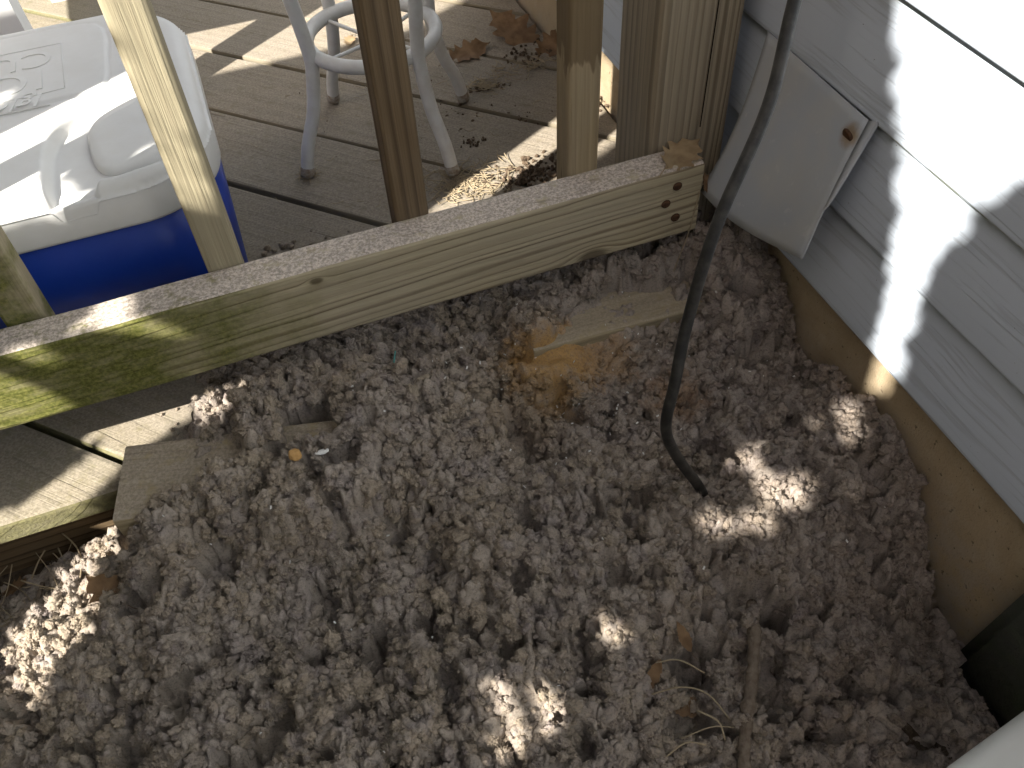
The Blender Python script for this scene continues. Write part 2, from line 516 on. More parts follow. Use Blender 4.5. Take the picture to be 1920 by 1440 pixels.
def lint_material():
    t = NT('grey lint')
    P = t.pos()
    a = t.noise(P, 9, 2, .6); b = t.noise(P, 60, 3, .65); c = t.noise(P, 420, 3, .75)
    col = t.mix(t.maprange(a, .38, .62), (0.371, 0.305, 0.230), (0.330, 0.278, 0.228))
    col = t.mix(t.maprange(b, .50, .72, 0, .7), col, (0.399, 0.339, 0.268))
    col = t.mix(t.maprange(b, .46, .28, 0, .6), col, (0.228, 0.192, 0.187))
    e = t.noise(P, 30, 2, .6)
    col = t.mix(t.maprange(e, .52, .68, 0, .6), col, (0.371, 0.308, 0.224))
    col = t.mix(t.maprange(e, .46, .32, 0, .6), col, (0.288, 0.247, 0.233))
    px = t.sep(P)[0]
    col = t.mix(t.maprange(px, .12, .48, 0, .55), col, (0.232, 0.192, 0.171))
    rv = t.n('ObjectInfo').outputs['Random']
    col = t.mix(t.math('MULTIPLY', t.maprange(rv, .75, 1.0), .5), col, (0.389, 0.341, 0.297))
    # ochre powder soaked into the heap
    wob = t.math('MULTIPLY', t.math('SUBTRACT', b, .5), .075)
    for (cx, cy, cz, r0, r1, amt, cc) in ((.234, .598, .0, .074, .028, .9, (.48, .285, .10)), (.300, .583, .010, .045, .010, .65, (.36, .22, .10)),
                                          (.190, .540, .01, .065, .015, .4, (.31, .225, .135)), (.345, .505, .01, .045, .01, .55, (.33, .19, .09))):
        dd = t.math('ADD', t.dist(P, (cx, cy, cz)), wob)
        col = t.mix(t.maprange(dd, r0, r1, 0, amt), col, cc)
    col = t.mix(t.maprange(c, .56, .30, 0, .55), col, (.13, .108, .096))
    nr = t.bump(c, .8, .0020)
    return t.done(col, 1.0, nr, .0)
M['lint'] = lint_material()

# ------------------------------------------------------------------ ground
def build_ground():
    n = 90
    xs = np.concatenate([[-60, -20, -6, -2.5], np.linspace(-1.4, 1.2, n), [2.5, 6, 20, 60]])
    ys = np.concatenate([[-60, -20, -6, -2.5], np.linspace(-1.4, 1.2, n), [2.5, 6, 20, 60]])
    X, Y = np.meshgrid(xs, ys)
    p = np.stack([X.ravel() * 9, Y.ravel() * 9, np.zeros(X.size)], 1)
    Z = -.128 + .012 * fbm(p, 4, 3)
    v = np.stack([X.ravel(), Y.ravel(), Z], 1)
    m = len(xs)
    i, j = np.meshgrid(np.arange(m - 1), np.arange(len(ys) - 1))
    a = (j * m + i).ravel()
    f = np.stack([a, a + 1, a + m + 1, a + m], 1)
    o = link('ground', np_mesh('ground', v, f), M['ground'])
    tag(o, kind='structure')
build_ground()

# ------------------------------------------------------------------ house wall: siding courses over a parged foundation
def build_wall():
    root = empty('house_wall', (.515, 0, -.3))
    tag(root, 'white horizontal vinyl siding over a tan parged foundation on the right', 'wall')
    def put(name, me, mat):
        o = link(name, me, mat, root)
        o.location = -root.location
        return o
    ys = np.concatenate([np.linspace(-2.6, -.2, 10), np.linspace(-.15, 1.6, 50), np.linspace(1.7, 4.2, 10)])
    z0, ex = .0930, .1025
    for k in range(28):
        zb = z0 + ex * k
        prof = [(.519, zb + .0045), (.5045, zb + .0015), (.5005, zb), (.4992, zb + .0012), (.4990, zb + .004), (.5030, zb + .04), (.5075, zb + .08), (.5105, zb + ex + .012)]
        v, f = [], []
        m = len(prof)
        for i, y in enumerate(ys):
            w = .0016 * math.sin(y * 2.1 + k * 1.7) + .0008 * math.sin(y * 7 + k)
            wx = .0012 * math.sin(y * 3.3 + k * 2.9)
            for a, b in prof:
                v.append((a + wx, y, b + w))
        for i in range(len(ys) - 1):
            for q in range(m - 1):
                f.append((i * m + q, i * m + q + 1, (i + 1) * m + q + 1, (i + 1) * m + q))
        put('siding_course', pydata('siding_course', v, f), M['siding'])
    # foundation: slightly uneven plaster face, with thickness
    ny, nz = 120, 20
    v, f = [], []
    Y = np.linspace(-2.6, 4.2, ny); Zs = np.linspace(-.45, .118, nz)
    pts = np.array([(0, y * 6, z * 6) for y in Y for z in Zs])
    dx = .003 * fbm(pts, 3, 11)
    for i, y in enumerate(Y):
        for j, z in enumerate(Zs):
            v.append((.5185 + dx[i * nz + j], y, z))
    for i in range(ny - 1):
        for j in range(nz - 1):
            a = i * nz + j
            f.append((a, a + 1, a + nz + 1, a + nz))
    put('foundation', pydata('foundation', v, f), M['foundation'])
    bm = bmesh.new()
    bmesh.ops.create_cube(bm, size=1, matrix=Matrix.Translation((.70, .8, 1.0)) @ Matrix.Diagonal((.30, 6.8, 2.9, 1)))
    me = bpy.data.meshes.new('wall_core'); bm.to_mesh(me); bm.free()
    put('wall_core', me, M['foundation'])
    bm = bmesh.new()
    bmesh.ops.create_cube(bm, size=1, matrix=Matrix.Translation((.30, .8, 2.98)) @ Matrix.Diagonal((1.10, 6.8, .16, 1)))
    me = bpy.data.meshes.new('added_eave'); bm.to_mesh(me); bm.free()
    put('added_eave', me, M['downspout'])  # unseen overhang added to cut sky light from above
build_wall()

# ------------------------------------------------------------------ deck of diagonal boards
def clip_poly(poly, rect):
    x0, x1, y0, y1 = rect
    for ax, lim, sgn in ((0, x0, 1), (0, x1, -1), (1, y0, 1), (1, y1, -1)):
        out = []
        for i in range(len(poly)):
            a, b = poly[i], poly[(i + 1) % len(poly)]
            da, db = (a[ax] - lim) * sgn, (b[ax] - lim) * sgn
            if da >= 0: out.append(a)
            if da * db < 0:
                t = da / (da - db)
                out.append((a[0] + (b[0] - a[0]) * t, a[1] + (b[1] - a[1]) * t))
        poly = out
        if len(poly) < 3: return []
    return poly

def build_deck():
    root = empty('deck', (0, .62, 0))
    tag(root, kind='structure')
    s = math.sqrt(.5)
    pitch, gap = .146, .007
    rnd = random.Random(5)
    for k in range(-12, 24):
        b0 = .3048 + pitch * k + gap / 2
        b1 = b0 + pitch - gap
        fy = .619 + rnd.uniform(-.003, .003)
        quad = [((a + b) * s, (b - a) * s) for a, b in ((-4, b0), (4, b0), (4, b1), (-4, b1))]
        poly = clip_poly(quad, (-2.3, .510, fy, 3.4))
        if not poly: continue
        # local frame: x along the board, y across
        bm = bmesh.new()
        cx = sum(p[0] for p in poly) / len(poly); cy = sum(p[1] for p in poly) / len(poly)
        loc = [(((x - cx) - (y - cy)) * s, ((x - cx) + (y - cy)) * s) for x, y in poly]
        T = .026
        top = [bm.verts.new((a, b, 0)) for a, b in loc]
        bot = [bm.verts.new((a, b, -T)) for a, b in loc]
        bm.faces.new(top); bm.faces.new(bot[::-1])
        n = len(loc)
        for i in range(n):
            bm.faces.new((top[i], bot[i], bot[(i + 1) % n], top[(i + 1) % n]))
        bmesh.ops.recalc_face_normals(bm, faces=bm.faces)
        ed = [e for e in bm.edges if all(v.co.z > -.001 for v in e.verts)]
        bmesh.ops.bevel(bm, geom=ed, offset=.004, segments=2, affect='EDGES', profile=.6)
        o = from_bm('deck_board', bm, M['deck'], root, smooth=False)
        o.location = (cx, cy - .62, rnd.uniform(-.0012, .0012))
        o.rotation_euler = (0, 0, -PI / 4)
    for (x, y, L, rz) in ((-2.3, .652, 2.80, 0),):
        o = link('rim_joist', board_mesh('rim_joist', L, .038, .19, .004, 3), M['bal_dark'], root)
        o.location = (x, y - .62, -.2275)
    for j in range(6):
        o = link('joist', board_mesh('joist', 2.6, .038, .18, .004, 4), M['scrap'], root)
        o.location = (.42 - j * .41, .685 - .62, -.2175); o.rotation_euler = (0, 0, PI / 2)
build_deck()

# ------------------------------------------------------------------ railing
def build_railing():
    root = empty('deck_railing', (.2, .69, 0))
    tag(root, 'weathered wooden deck railing with bottom rail, square balusters and corner post', 'railing')
    base = Vector(root.location)
    def put(name, me, mat, loc, rot=(0, 0, 0), parent=root):
        o = link(name, me, mat, parent)
        o.rotation_euler = rot
        o.location = Vector(loc) - (base if parent is root else Vector((0, 0, 0)))
        return o
    x0 = -1.72
    rail = put('bottom_rail', board_mesh('bottom_rail', .4335 - x0, .038, .089, .0035, 8, .0010), M['rail'], (x0, .651, .0945))
    for (x, z) in ((.404, .163), (.3925, .1435), (.406, .1215)):
        bm = bmesh.new()
        bmesh.ops.create_cone(bm, cap_ends=True, segments=14, radius1=.0056, radius2=.0048, depth=.0022)
        bmesh.ops.bevel(bm, geom=bm.edges, offset=.0006, segments=1, affect='EDGES')
        o = from_bm('nail_head', bm, M['nail'], rail, smooth=True)
        o.location = (x - x0, -.0004, z - .0945); o.rotation_euler = (PI / 2 + .08, .05, 0)
    tl = put('top_rail', board_mesh('top_rail', .4335 - x0, .038, .089, .003, 9), M['rail'], (x0, .651, .97))
    put('cap_rail', board_mesh('cap_rail', .46 - x0, .14, .030, .004, 10), M['post'], (x0 - .02, .635, 1.062))
    H = .95
    mats = {-1: 'bal_pale', 0: 'bal_dark', 1: 'bal_stain', -2: 'bal_pale'}
    xs = {-2: -.2575, -1: -.0735, 0: .1125, 1: .2955}
    for k in range(-7, 2):
        x = xs.get(k, .1125 + .185 * k)
        me = board_mesh('baluster', H, .034, .034, .0035 if k != -1 else .005, 20 + k, .0006)
        # local X is up: columns of the rotation put width along X and depth along Y
        o = link('baluster', me, M[mats.get(k, 'bal_pale')], root)
        # local x -> world z, local y -> world x, local z -> world y
        mw = Matrix(((0, 1, 0, x), (0, 0, 1, .6895), (1, 0, 0, .102), (0, 0, 0, 1)))
        o.matrix_basis = Matrix.Translation(-base) @ mw
    for x, z0 in ((.3915, .0), (x0 - .02, .0)):
        me = board_mesh('post', 1.06 - z0, .089, .089, .006, 41, .0010)
        o = link('post', me, M['post'], root)
        o.matrix_basis = Matrix.Translation(-base) @ Matrix(((0, 1, 0, x), (0, 0, 1, .6897), (1, 0, 0, z0 + .001), (0, 0, 0, 1)))
    # dark drying split running down the corner post: a narrow sunken wedge
    v = [(.4455, .6893, .20), (.4468, .6893, .20), (.4530, .6893, .62), (.4512, .6893, .62), (.4490, .6893, .40), (.4475, .6893, .40)]
    me = pydata('drying_split', [(a - base.x, b - base.y, c) for a, b, c in v], [(0, 1, 4, 5), (5, 4, 2, 3)], False)
    link('drying_split', me, simple('dark split', (.012, .009, .007), .95, .05), root)
build_railing()

# ------------------------------------------------------------------ vent hood on the wall
def build_hood():
    root = empty('vent_hood', (.47, .58, .15))
    tag(root, 'dusty grey bent metal vent hood nailed to the siding behind the cable', 'vent hood')
    base = Vector(root.location)
    nu, nv = 26, 18
    TL, TR, BL, BR = Vector((.4985, .676, .300)), Vector((.4965, .512, .2985)), Vector((.4385, .660, .143)), Vector((.4520, .4975, .170))
    v, f = [], []
    th = .0016
    for side in (0, 1):
        for i in range(nu):
            a = i / (nu - 1)
            for j in range(nv):
                b = j / (nv - 1)
                p = (TL * (1 - a) + TR * a) * (1 - b) + (BL * (1 - a) + BR * a) * b
                bul = math.sin(PI * min(1, b * .9)) * .004
                p.x -= bul * (.55 + .45 * math.sin(PI * a))
                # left edge and lip are a little dog-eared
                p.z -= .009 * math.sin(PI * a * .9 + .25) * b ** 4
                p.y += .012 * (1 - a) ** 3 * math.sin(PI * b) * -1
                p.x += .002 * math.sin(a * 5 + b * 3) * b
                if side: p.x += th; p.z -= th * .4
                v.append(p - base)
    N = nu * nv
    for i in range(nu - 1):
        for j in range(nv - 1):
            q = i * nv + j
            f.append((q, q + 1, q + nv + 1, q + nv))
            f.append((N + q, N + q + nv, N + q + nv + 1, N + q + 1))
    for i in range(nu - 1):
        for j in (0, nv - 1):
            q = i * nv + j
            f.append((q, q + nv, N + q + nv, N + q))
    for j in range(nv - 1):
        for i in (0, nu - 1):
            q = i * nv + j
            f.append((q, q + 1, N + q + 1, N + q))
    bm = bmesh.new(); me = pydata('hood_sheet', v, f); bm.from_mesh(me)
    bmesh.ops.recalc_face_normals(bm, faces=bm.faces); bm.to_mesh(me); bm.free()
    link('hood_sheet', me, M['hood'], root)
    # side flange folded back to the siding
    v2, f2 = [], []
    for j in range(nv):
        b = .62 * j / (nv - 1)
        p = TR * (1 - b) + BR * b
        p.x -= math.sin(PI * min(1, b * .9)) * .004 * .55
        k = max(0.0, 1 - b / .62) ** .5
        w = p + Vector((.0045, -.0095, .003)) * (.15 + .85 * k)
        for q in (p + Vector((.0004, 0, 0)), (p + w) / 2 + Vector((0, -.0006, 0)), w, w + Vector((.0012, .002, 0)), (p + w) / 2 + Vector((.001, 0, 0))):
            v2.append(q - base)
    m = 5
    for j in range(nv - 1):
        for q in range(m):
            q2 = (q + 1) % m
            f2.append((j * m + q, j * m + q2, (j + 1) * m + q2, (j + 1) * m + q))
    link('side_flange', pydata('side_flange', v2, f2), M['hood'], root)
    bm = bmesh.new()
    bmesh.ops.create_cone(bm, cap_ends=True, segments=20, radius1=.0072, radius2=.0060, depth=.003)
    bmesh.ops.bevel(bm, geom=bm.edges, offset=.0008, segments=1, affect='EDGES')
    o = from_bm('nail_head', bm, M['nail'], root)
    o.location = Vector((.4885, .522, .2795)) - base
    o.rotation_euler = (0, -PI / 2 - .35, 0)
build_hood()

# ------------------------------------------------------------------ black cable
def build_cable():
    pts = [(.480, .60, .90), (.418, .528, .520), (.3864, .5, .431), (.3592, .47, .371), (.3118, .44, .3005), (.2856, .42, .2266), (.2688, .40, .177), (.2600, .39, .135), (.2745, .388, .088), (.3065, .388, .020), (.325, .390, -.03)]
    v, f = tube(spline(pts, 8), .0049, 14)
    o = link('cable', pydata('cable', v, f), M['cable'])
    tag(o, 'black rubber cable hanging in front of the vent hood into the lint', 'cable')
build_cable()

# ------------------------------------------------------------------ cooler
def inside(poly, X, Y):
    r = np.zeros(X.shape, bool)
    n = len(poly)
    for i in range(n):
        x1, y1 = poly[i]; x2, y2 = poly[(i + 1) % n]
        c = ((y1 > Y) != (y2 > Y)) & (X < (x2 - x1) * (Y - y1) / (y2 - y1 + 1e-12) + x1)
        r ^= c
    return r

def poly_dist(poly, X, Y):
    """signed distance, negative inside"""
    d = np.full(X.shape, 9.0)
    n = len(poly)
    for i in range(n):
        x1, y1 = poly[i]; x2, y2 = poly[(i + 1) % n]
        ex, ey = x2 - x1, y2 - y1
        t = np.clip(((X - x1) * ex + (Y - y1) * ey) / (ex * ex + ey * ey + 1e-12), 0, 1)
        d = np.minimum(d, np.hypot(X - x1 - t * ex, Y - y1 - t * ey))
    return np.where(inside(poly, X, Y), -d, d)

def rounded_rect(cx, cy, hx, hy, r, n=10, bulge=0.0):
    out = []
    for q, (sx, sy) in enumerate(((1, -1), (1, 1), (-1, 1), (-1, -1))):
        for k in range(n + 1):
            a = -PI / 2 + q * PI / 2 + k / n * PI / 2
            out.append([cx + sx * (hx - r) + r * math.cos(a), cy + sy * (hy - r) + r * math.sin(a)])
    if bulge:
        for p in out:
            u, w = (p[0] - cx) / hx, (p[1] - cy) / hy
            p[0] += bulge * u * (1 - w * w); p[1] += bulge * w * (1 - u * u)
    return out

def build_cooler():
    cx, cy = -.205, .944
    root = empty('cooler', (cx, cy, 0))
    tag(root, 'blue cooler with embossed white lid standing on the deck behind the railing', 'cooler')
    def loft(name, rings, mat, close_top=True):
        v, f = [], []
        m = len(rings[0][0])
        for pts, z in rings:
            for p in pts: v.append((p[0] - cx, p[1] - cy, z))
        for i in range(len(rings) - 1):
            for k in range(m):
                k2 = (k + 1) % m
                f.append((i * m + k, i * m + k2, (i + 1) * m + k2, (i + 1) * m + k))
        f.append(tuple(range(m - 1, -1, -1)))
        if close_top: f.append(tuple(range((len(rings) - 1) * m, len(rings) * m)))
        return link(name, pydata(name, v, f), mat, root)
    def rr(d, r=.080, b=.004): return rounded_rect(cx, cy, .167 + d, .176 + d, max(.01, r + d), 14, b)
    loft('body', [(rr(-.020), .004), (rr(-.014), .010), (rr(-.010), .03), (rr(-.004), .12), (rr(-.002), .202)], M['cooler_blue'], True)
    # lid: height field over its outline with a rounded shoulder, a panel groove and the recess for the latch
    out = np.array(rr(.0))
    NOTCH = [(-.190, .79), (-.189, .84), (-.180, .876), (-.156, .903), (-.115, .924), (-.085, .936), (-.064, .925), (-.060, .815), (-.075, .790), (-.120, .779), (-.146, .776), (-.158, .74), (-.186, .735)]
    NOTCH = [(p.x, p.y) for p in spline([(q[0], q[1], 0) for q in NOTCH + NOTCH[:1]], 5)][:-1]
    GRO = [(-.345, 1.086), (-.300, 1.100), (-.150, 1.100), (-.128, 1.094), (-.119, 1.078), (-.117, 1.05), (-.121, .965), (-.127, .935), (-.345, .935)]
    n = 190
    gx = np.linspace(cx - .184, cx + .184, n); gy = np.linspace(cy - .188, cy + .188, n)
    X, Y = np.meshgrid(gx, gy)
    sd_ = poly_dist([tuple(p) for p in out], X, Y)
    ins = np.clip(-sd_, 0, .017)
    sh = .017
    z = .252 - (sh - np.sqrt(np.clip(sh * sh - (sh - ins) ** 2, 0, None))) * .9
    z = np.where(sd_ < 0, z, .252 - sh * .9)
    dn = poly_dist(NOTCH, X, Y)
    z -= .013 * sstep(.0045, -.0045, dn)
    dg = np.abs(poly_dist(GRO, X, Y))
    z -= .0016 * np.exp(-(dg / .0022) ** 2)
    z += .0012 * sstep(.002, -.004, poly_dist(GRO, X, Y))
    z -= .004 * sstep(.10, .14, np.abs(X - cx)) * 0
    pts = np.stack([X.ravel() - cx, Y.ravel() - cy, z.ravel()], 1)
    keep = sd_.ravel() < .0035
    # snap the outermost ring to the outline
    P2 = pts.copy()
    i, j = np.meshgrid(np.arange(n - 1), np.arange(n - 1))
    a = (j * n + i).ravel()
    F = np.stack([a, a + 1, a + n + 1, a + n], 1)
    F = F[keep[F].all(1)]
    used = np.unique(F); remap = -np.ones(len(pts), int); remap[used] = np.arange(len(used))
    link('lid_top', np_mesh('lid_top', P2[used], remap[F]), M['cooler_white'], root)
    loft('lid_rim', [(rr(-.004), .199), (rr(.001), .200), (rr(.0025), .204), (rr(.0025), .224), (rr(.0018), .2335), (rr(.0008), .2375), (rr(-.006), .2365)], M['cooler_white'], False)
    # latch flap lying in the recess
    FL = [(-.152, .866), (-.140, .892), (-.112, .912), (-.088, .922), (-.074, .914), (-.070, .86), (-.071, .818), (-.089, .802), (-.120, .793), (-.140, .798), (-.149, .822)]
    FL = [(p.x, p.y) for p in spline([(q[0], q[1], 0) for q in FL + FL[:1]], 5)][:-1]
    fx = sum(p[0] for p in FL) / len(FL); fy = sum(p[1] for p in FL) / len(FL)
    rings = []
    for k_, z_ in ((.99, .232), (1.0, .2365), (.99, .2425), (.965, .2460), (.92, .2480), (.70, .2492), (.40, .2497), (.05, .2499)):
        rings.append(([(fx + (p[0] - fx) * k_, fy + (p[1] - fy) * k_) for p in FL], z_))
    loft('latch_flap', rings, M['cooler_white'])
    # raised lettering, read from the far side, and its thin frame
    def text(s, x, y, size, shear=0.0):
        cu = bpy.data.curves.new('lettering', 'FONT')
        cu.body = s; cu.size = size; cu.extrude = .0005; cu.shear = shear; cu.space_character = 1.05; cu.bevel_depth = .0001
        ob = bpy.data.objects.new('tmp', cu)
        C.objects.link(ob)
        dg_ = bpy.context.evaluated_depsgraph_get()
        me = bpy.data.meshes.new_from_object(ob.evaluated_get(dg_))
        bpy.data.objects.remove(ob)
        me.materials.clear()
        o = link('lettering', me, M['cooler_white'], root)
        o.location = (x - cx, y - cy, .2536)
        o.rotation_euler = (0, 0, PI)
        return o
    text('CUBE', -.176, 1.047, .050)
    text('ICE', -.184, 1.006, .062)
    text('Igloo', -.187, .952, .034, .25)
    fr = [(-.167, 1.058), (-.166, .955), (-.190, .953), (-.335, .953), (-.335, 1.058)]
    for q in range(len(fr)):
        a_, b_ = fr[q], fr[(q + 1) % len(fr)]
        v, f = tube([(a_[0] - cx, a_[1] - cy, .2532), (b_[0] - cx, b_[1] - cy, .2532)], .0007, 6)
        link('frame_line', pydata('frame_line', v, f), M['cooler_white'], root)
    for q in range(1):
        v, f = tube(spline([(-.182 - cx, .928 - cy, .2531), (-.22 - cx, .9285 - cy, .2531), (-.30 - cx, .931 - cy, .2531)], 6), .0008, 6)
        link('underline', pydata('underline', v, f), M['cooler_white'], root)
build_cooler()

# ------------------------------------------------------------------ stool
def build_stool():
    cx, cy = .192, 1.109
    root = empty('stool', (cx, cy, 0))
    tag(root, 'white metal stool with curved legs and a round footrest ring on the deck', 'stool')
    angs = [R(199.7), R(294.7), R(19.6), R(112.7)]
    for a in angs:
        prof = [(.139, .004), (.128, .045), (.108, .09), (.0965, .14), (.0945, .165), (.099, .21), (.108, .28), (.116, .38), (.118, .50), (.105, .60)]
        pts = [(r * math.cos(a), r * math.sin(a), z) for r, z in prof]
        v, f = tube(spline(pts, 5), .0090, 14)
        leg = link('leg', pydata('leg', v, f), M['stool'], root)
        d = Vector(pts[1]) - Vector(pts[0])
        v, f = tube([Vector(pts[0]) + d * -.02, Vector(pts[0]) + d * .10, Vector(pts[0]) + d * .30, Vector(pts[0]) + d * .32], [.0090, .0098, .0096, .0091], 14)
        link('foot_cap', pydata('foot_cap', v, f), M['stool_foot'], leg)
    ring = [(.0855 * math.cos(t), .0855 * math.sin(t), .160) for t in np.linspace(0, 2 * PI, 48, endpoint=False)]
    v, f = tube(ring, .0092, 14, closed=True)
    o = link('footrest_ring', pydata('footrest_ring', v, f), M['stool'], root)
    for q in (0, 1):
        a = angs[q] + .18
        b = a + PI
        v, f = tube(spline([(.083 * math.cos(a), .083 * math.sin(a), .158), (0, 0, .151 + .004 * q), (.083 * math.cos(b), .083 * math.sin(b), .158)], 6), .0026, 8)
        link('cross_wire', pydata('cross_wire', v, f), M['stool'], o)
    bm = bmesh.new()
    bmesh.ops.create_cone(bm, cap_ends=True, segments=40, radius1=.15, radius2=.15, depth=.035, matrix=Matrix.Translation((0, 0, .615)))
    bmesh.ops.bevel(bm, geom=[e for e in bm.edges if abs(e.verts[0].co.z - e.verts[1].co.z) < 1e-4], offset=.012, segments=3, affect='EDGES')
    from_bm('seat', bm, M['stool'], root)
build_stool()

# ------------------------------------------------------------------ resin chair behind the cooler (one leg reaches into view)
def build_chair():
    root = empty('plastic_chair', (-.46, 1.55, 0))
    tag(root, 'white plastic chair behind the cooler, only one leg in view', 'chair')
    bx, by = -.46, 1.55
    def leg(x0, y0, x1, y1):
        prof = [(-.021, -.016), (.021, -.016), (.024, .016), (.012, .016), (.009, -.006), (-.009, -.006), (-.012, .016), (-.024, .016)]
        v, f = [], []
        m = len(prof)
        for i in range(9):
            t = i / 8
            w = 1.0 + .35 * t
            for a, b in prof: v.append((x0 + (x1 - x0) * t + a * w - bx, y0 + (y1 - y0) * t + b * w - by, .43 * t))
        for i in range(8):
            for k in range(m):
                k2 = (k + 1) % m
                f.append((i * m + k, i * m + k2, (i + 1) * m + k2, (i + 1) * m + k))
        link('leg', pydata('leg', v, f, False), M['resin'], root)
    leg(-.245, 1.275, -.285, 1.33); leg(-.69, 1.275, -.66, 1.33); leg(-.245, 1.80, -.285, 1.76); leg(-.69, 1.80, -.66, 1.76)
    bm = bmesh.new()
    bmesh.ops.create_cube(bm, size=1, matrix=Matrix.Translation((-.012, 0, .445)) @ Matrix.Diagonal((.46, .50, .03, 1)))
    bmesh.ops.bevel(bm, geom=bm.edges, offset=.013, segments=3, affect='EDGES')
    from_bm('seat', bm, M['resin'], root)
    bm = bmesh.new()
    bmesh.ops.create_cube(bm, size=1, matrix=Matrix.Translation((-.012, .26, .66)) @ Matrix.Rotation(-.2, 4, 'X') @ Matrix.Diagonal((.44, .02, .42, 1)))
    bmesh.ops.bevel(bm, geom=bm.edges, offset=.009, segments=2, affect='EDGES')
    from_bm('backrest', bm, M['resin'], root)
build_chair()

# ------------------------------------------------------------------ scrap boards half buried in the lint
o = link('scrap_board', board_mesh('scrap_board', .235, .089, .034, .005, 61, .0010), M['scrap'])
o.location = (-.2275, .5585, -.0035); o.rotation_euler = (R(2.5), R(-1.0), R(-13.6))
tag(o, 'short weathered board across the deck edge, half buried at the left of the lint', 'board')
o = link('scrap_board', board_mesh('scrap_board', .285, .075, .036, .003, 62, .0008), M['scrap_pale'])
o.location = (.222, .6065, -.0060); o.rotation_euler = (R(1.0), R(0.5), R(-2.2))
tag(o, 'clean pale board lying in the lint beside the cable', 'board')

# ------------------------------------------------------------------ lint heap
HEAP = [(0.001, 0.699, 0.012), (-0.015, 0.753, 0.000), (0.052, 0.653, 0.020), (0.186, 0.684, 0.020), (0.120, 0.676, 0.020), (0.251, 0.700, 0.042), (0.384, 0.690, 0.050), (0.481, 0.668, 0.066), (0.517, 0.629, 0.070), (0.464, 0.576, 0.045), (0.504, 0.550, 0.008), (0.511, 0.524, -0.025), (.511, .47, -.015), (0.400, 0.569, 0.016), (0.275, 0.584, 0.006), (0.225, 0.612, -0.002), (0.200, 0.654, 0.016), (.225, .655, .036), (.25, .672, .044), (.32, .668, .044), (.40, .650, .042), (.44, .62, .046), (.33, .585, .010), (0.139, 0.554, 0.000), (0.025, 0.587, 0.034), (.05, .60, .03), (-0.027, 0.588, 0.016), (-0.080, 0.622, 0.046), (-.035, .622, .030), (-0.082, 0.659, 0.020), (-0.098, 0.560, 0.046), (-.075, .595, .046), (-.06, .56, .030), (-.03, .555, .022), (-0.133, 0.545, 0.030), (-0.175, 0.548, 0.022), (-0.205, 0.560, 0.002), (-.225, .60, -.055), (-0.242, 0.621, -0.060), (-0.273, 0.561, -0.075), (-0.334, 0.530, -0.090), (-0.362, 0.457, -0.095), (-0.222, 0.468, -0.055), (-0.111, 0.471, -0.030), (0.001, 0.476, -0.010), (0.097, 0.435, -0.006), (0.204, 0.422, -0.002), (0.306, 0.392, -0.010), (0.421, 0.391, 0.020), (0.492, 0.409, 0.012), (0.499, 0.383, 0.010), (0.488, 0.323, 0.000), (0.487, 0.286, -0.060), (0.404, 0.311, -0.006), (0.313, 0.298, -0.025), (0.207, 0.308, -0.018), (0.100, 0.301, -0.030), (0.003, 0.318, -0.040), (-0.094, 0.338, -0.060), (-0.242, 0.364, -0.085), (0.070, 0.229, -0.060), (0.234, 0.251, -0.085), (0.259, 0.185, -0.090), (0.401, 0.233, -0.080), (0.445, 0.198, -0.105), (0.525, 0.174, -0.122), (0.348, 0.142, -0.110), (0.505, 0.239, -0.118), (-0.398, 0.661, -0.125), (-0.395, 0.429, -0.120), (-0.341, 0.667, -0.125), (0.485, 0.089, -0.115)]
HEAP += [(-.2, .70, -.05), (-.12, .74, -.03), (-.3, .72, -.09), (0, .80, -.015), (.1, .80, -.004), (.2, .80, .002), (.3, .80, .006), (.4, .80, .018), (.5, .80, .03),
         (0, .90, -.04), (.5, .90, -.005), (.25, .90, -.03), (-.2, .85, -.08), (0, .05, -.105), (.3, .05, -.12), (-.3, .2, -.115), (.5, 0, -.13), (-.5, .3, -.135), (-.5, .6, -.14), (0, -.1, -.135), (-.25, 0, -.135)]
BX0, BX1, BY0, BY1 = -.50, .5135, -.10, .90

def tps(ctrl, lam=2e-4):
    c = np.array(ctrl); n = len(c)
    d = np.hypot(c[:, None, 0] - c[None, :, 0], c[:, None, 1] - c[None, :, 1])
    K = np.where(d > 0, d * d * np.log(d + 1e-12), 0) + lam * np.eye(n)
    Pm = np.c_[np.ones(n), c[:, :2]]
    A = np.zeros((n + 3, n + 3)); A[:n, :n] = K; A[:n, n:] = Pm; A[n:, :n] = Pm.T
    s = np.linalg.solve(A, np.r_[c[:, 2], 0, 0, 0])
    def ev(x, y):
        out = s[n] + s[n + 1] * x + s[n + 2] * y
        for i in range(n):
            r2 = (x - c[i, 0]) ** 2 + (y - c[i, 1]) ** 2
            out = out + s[i] * .5 * r2 * np.log(r2 + 1e-12)
        return out
    return ev
heap_z = tps(HEAP)

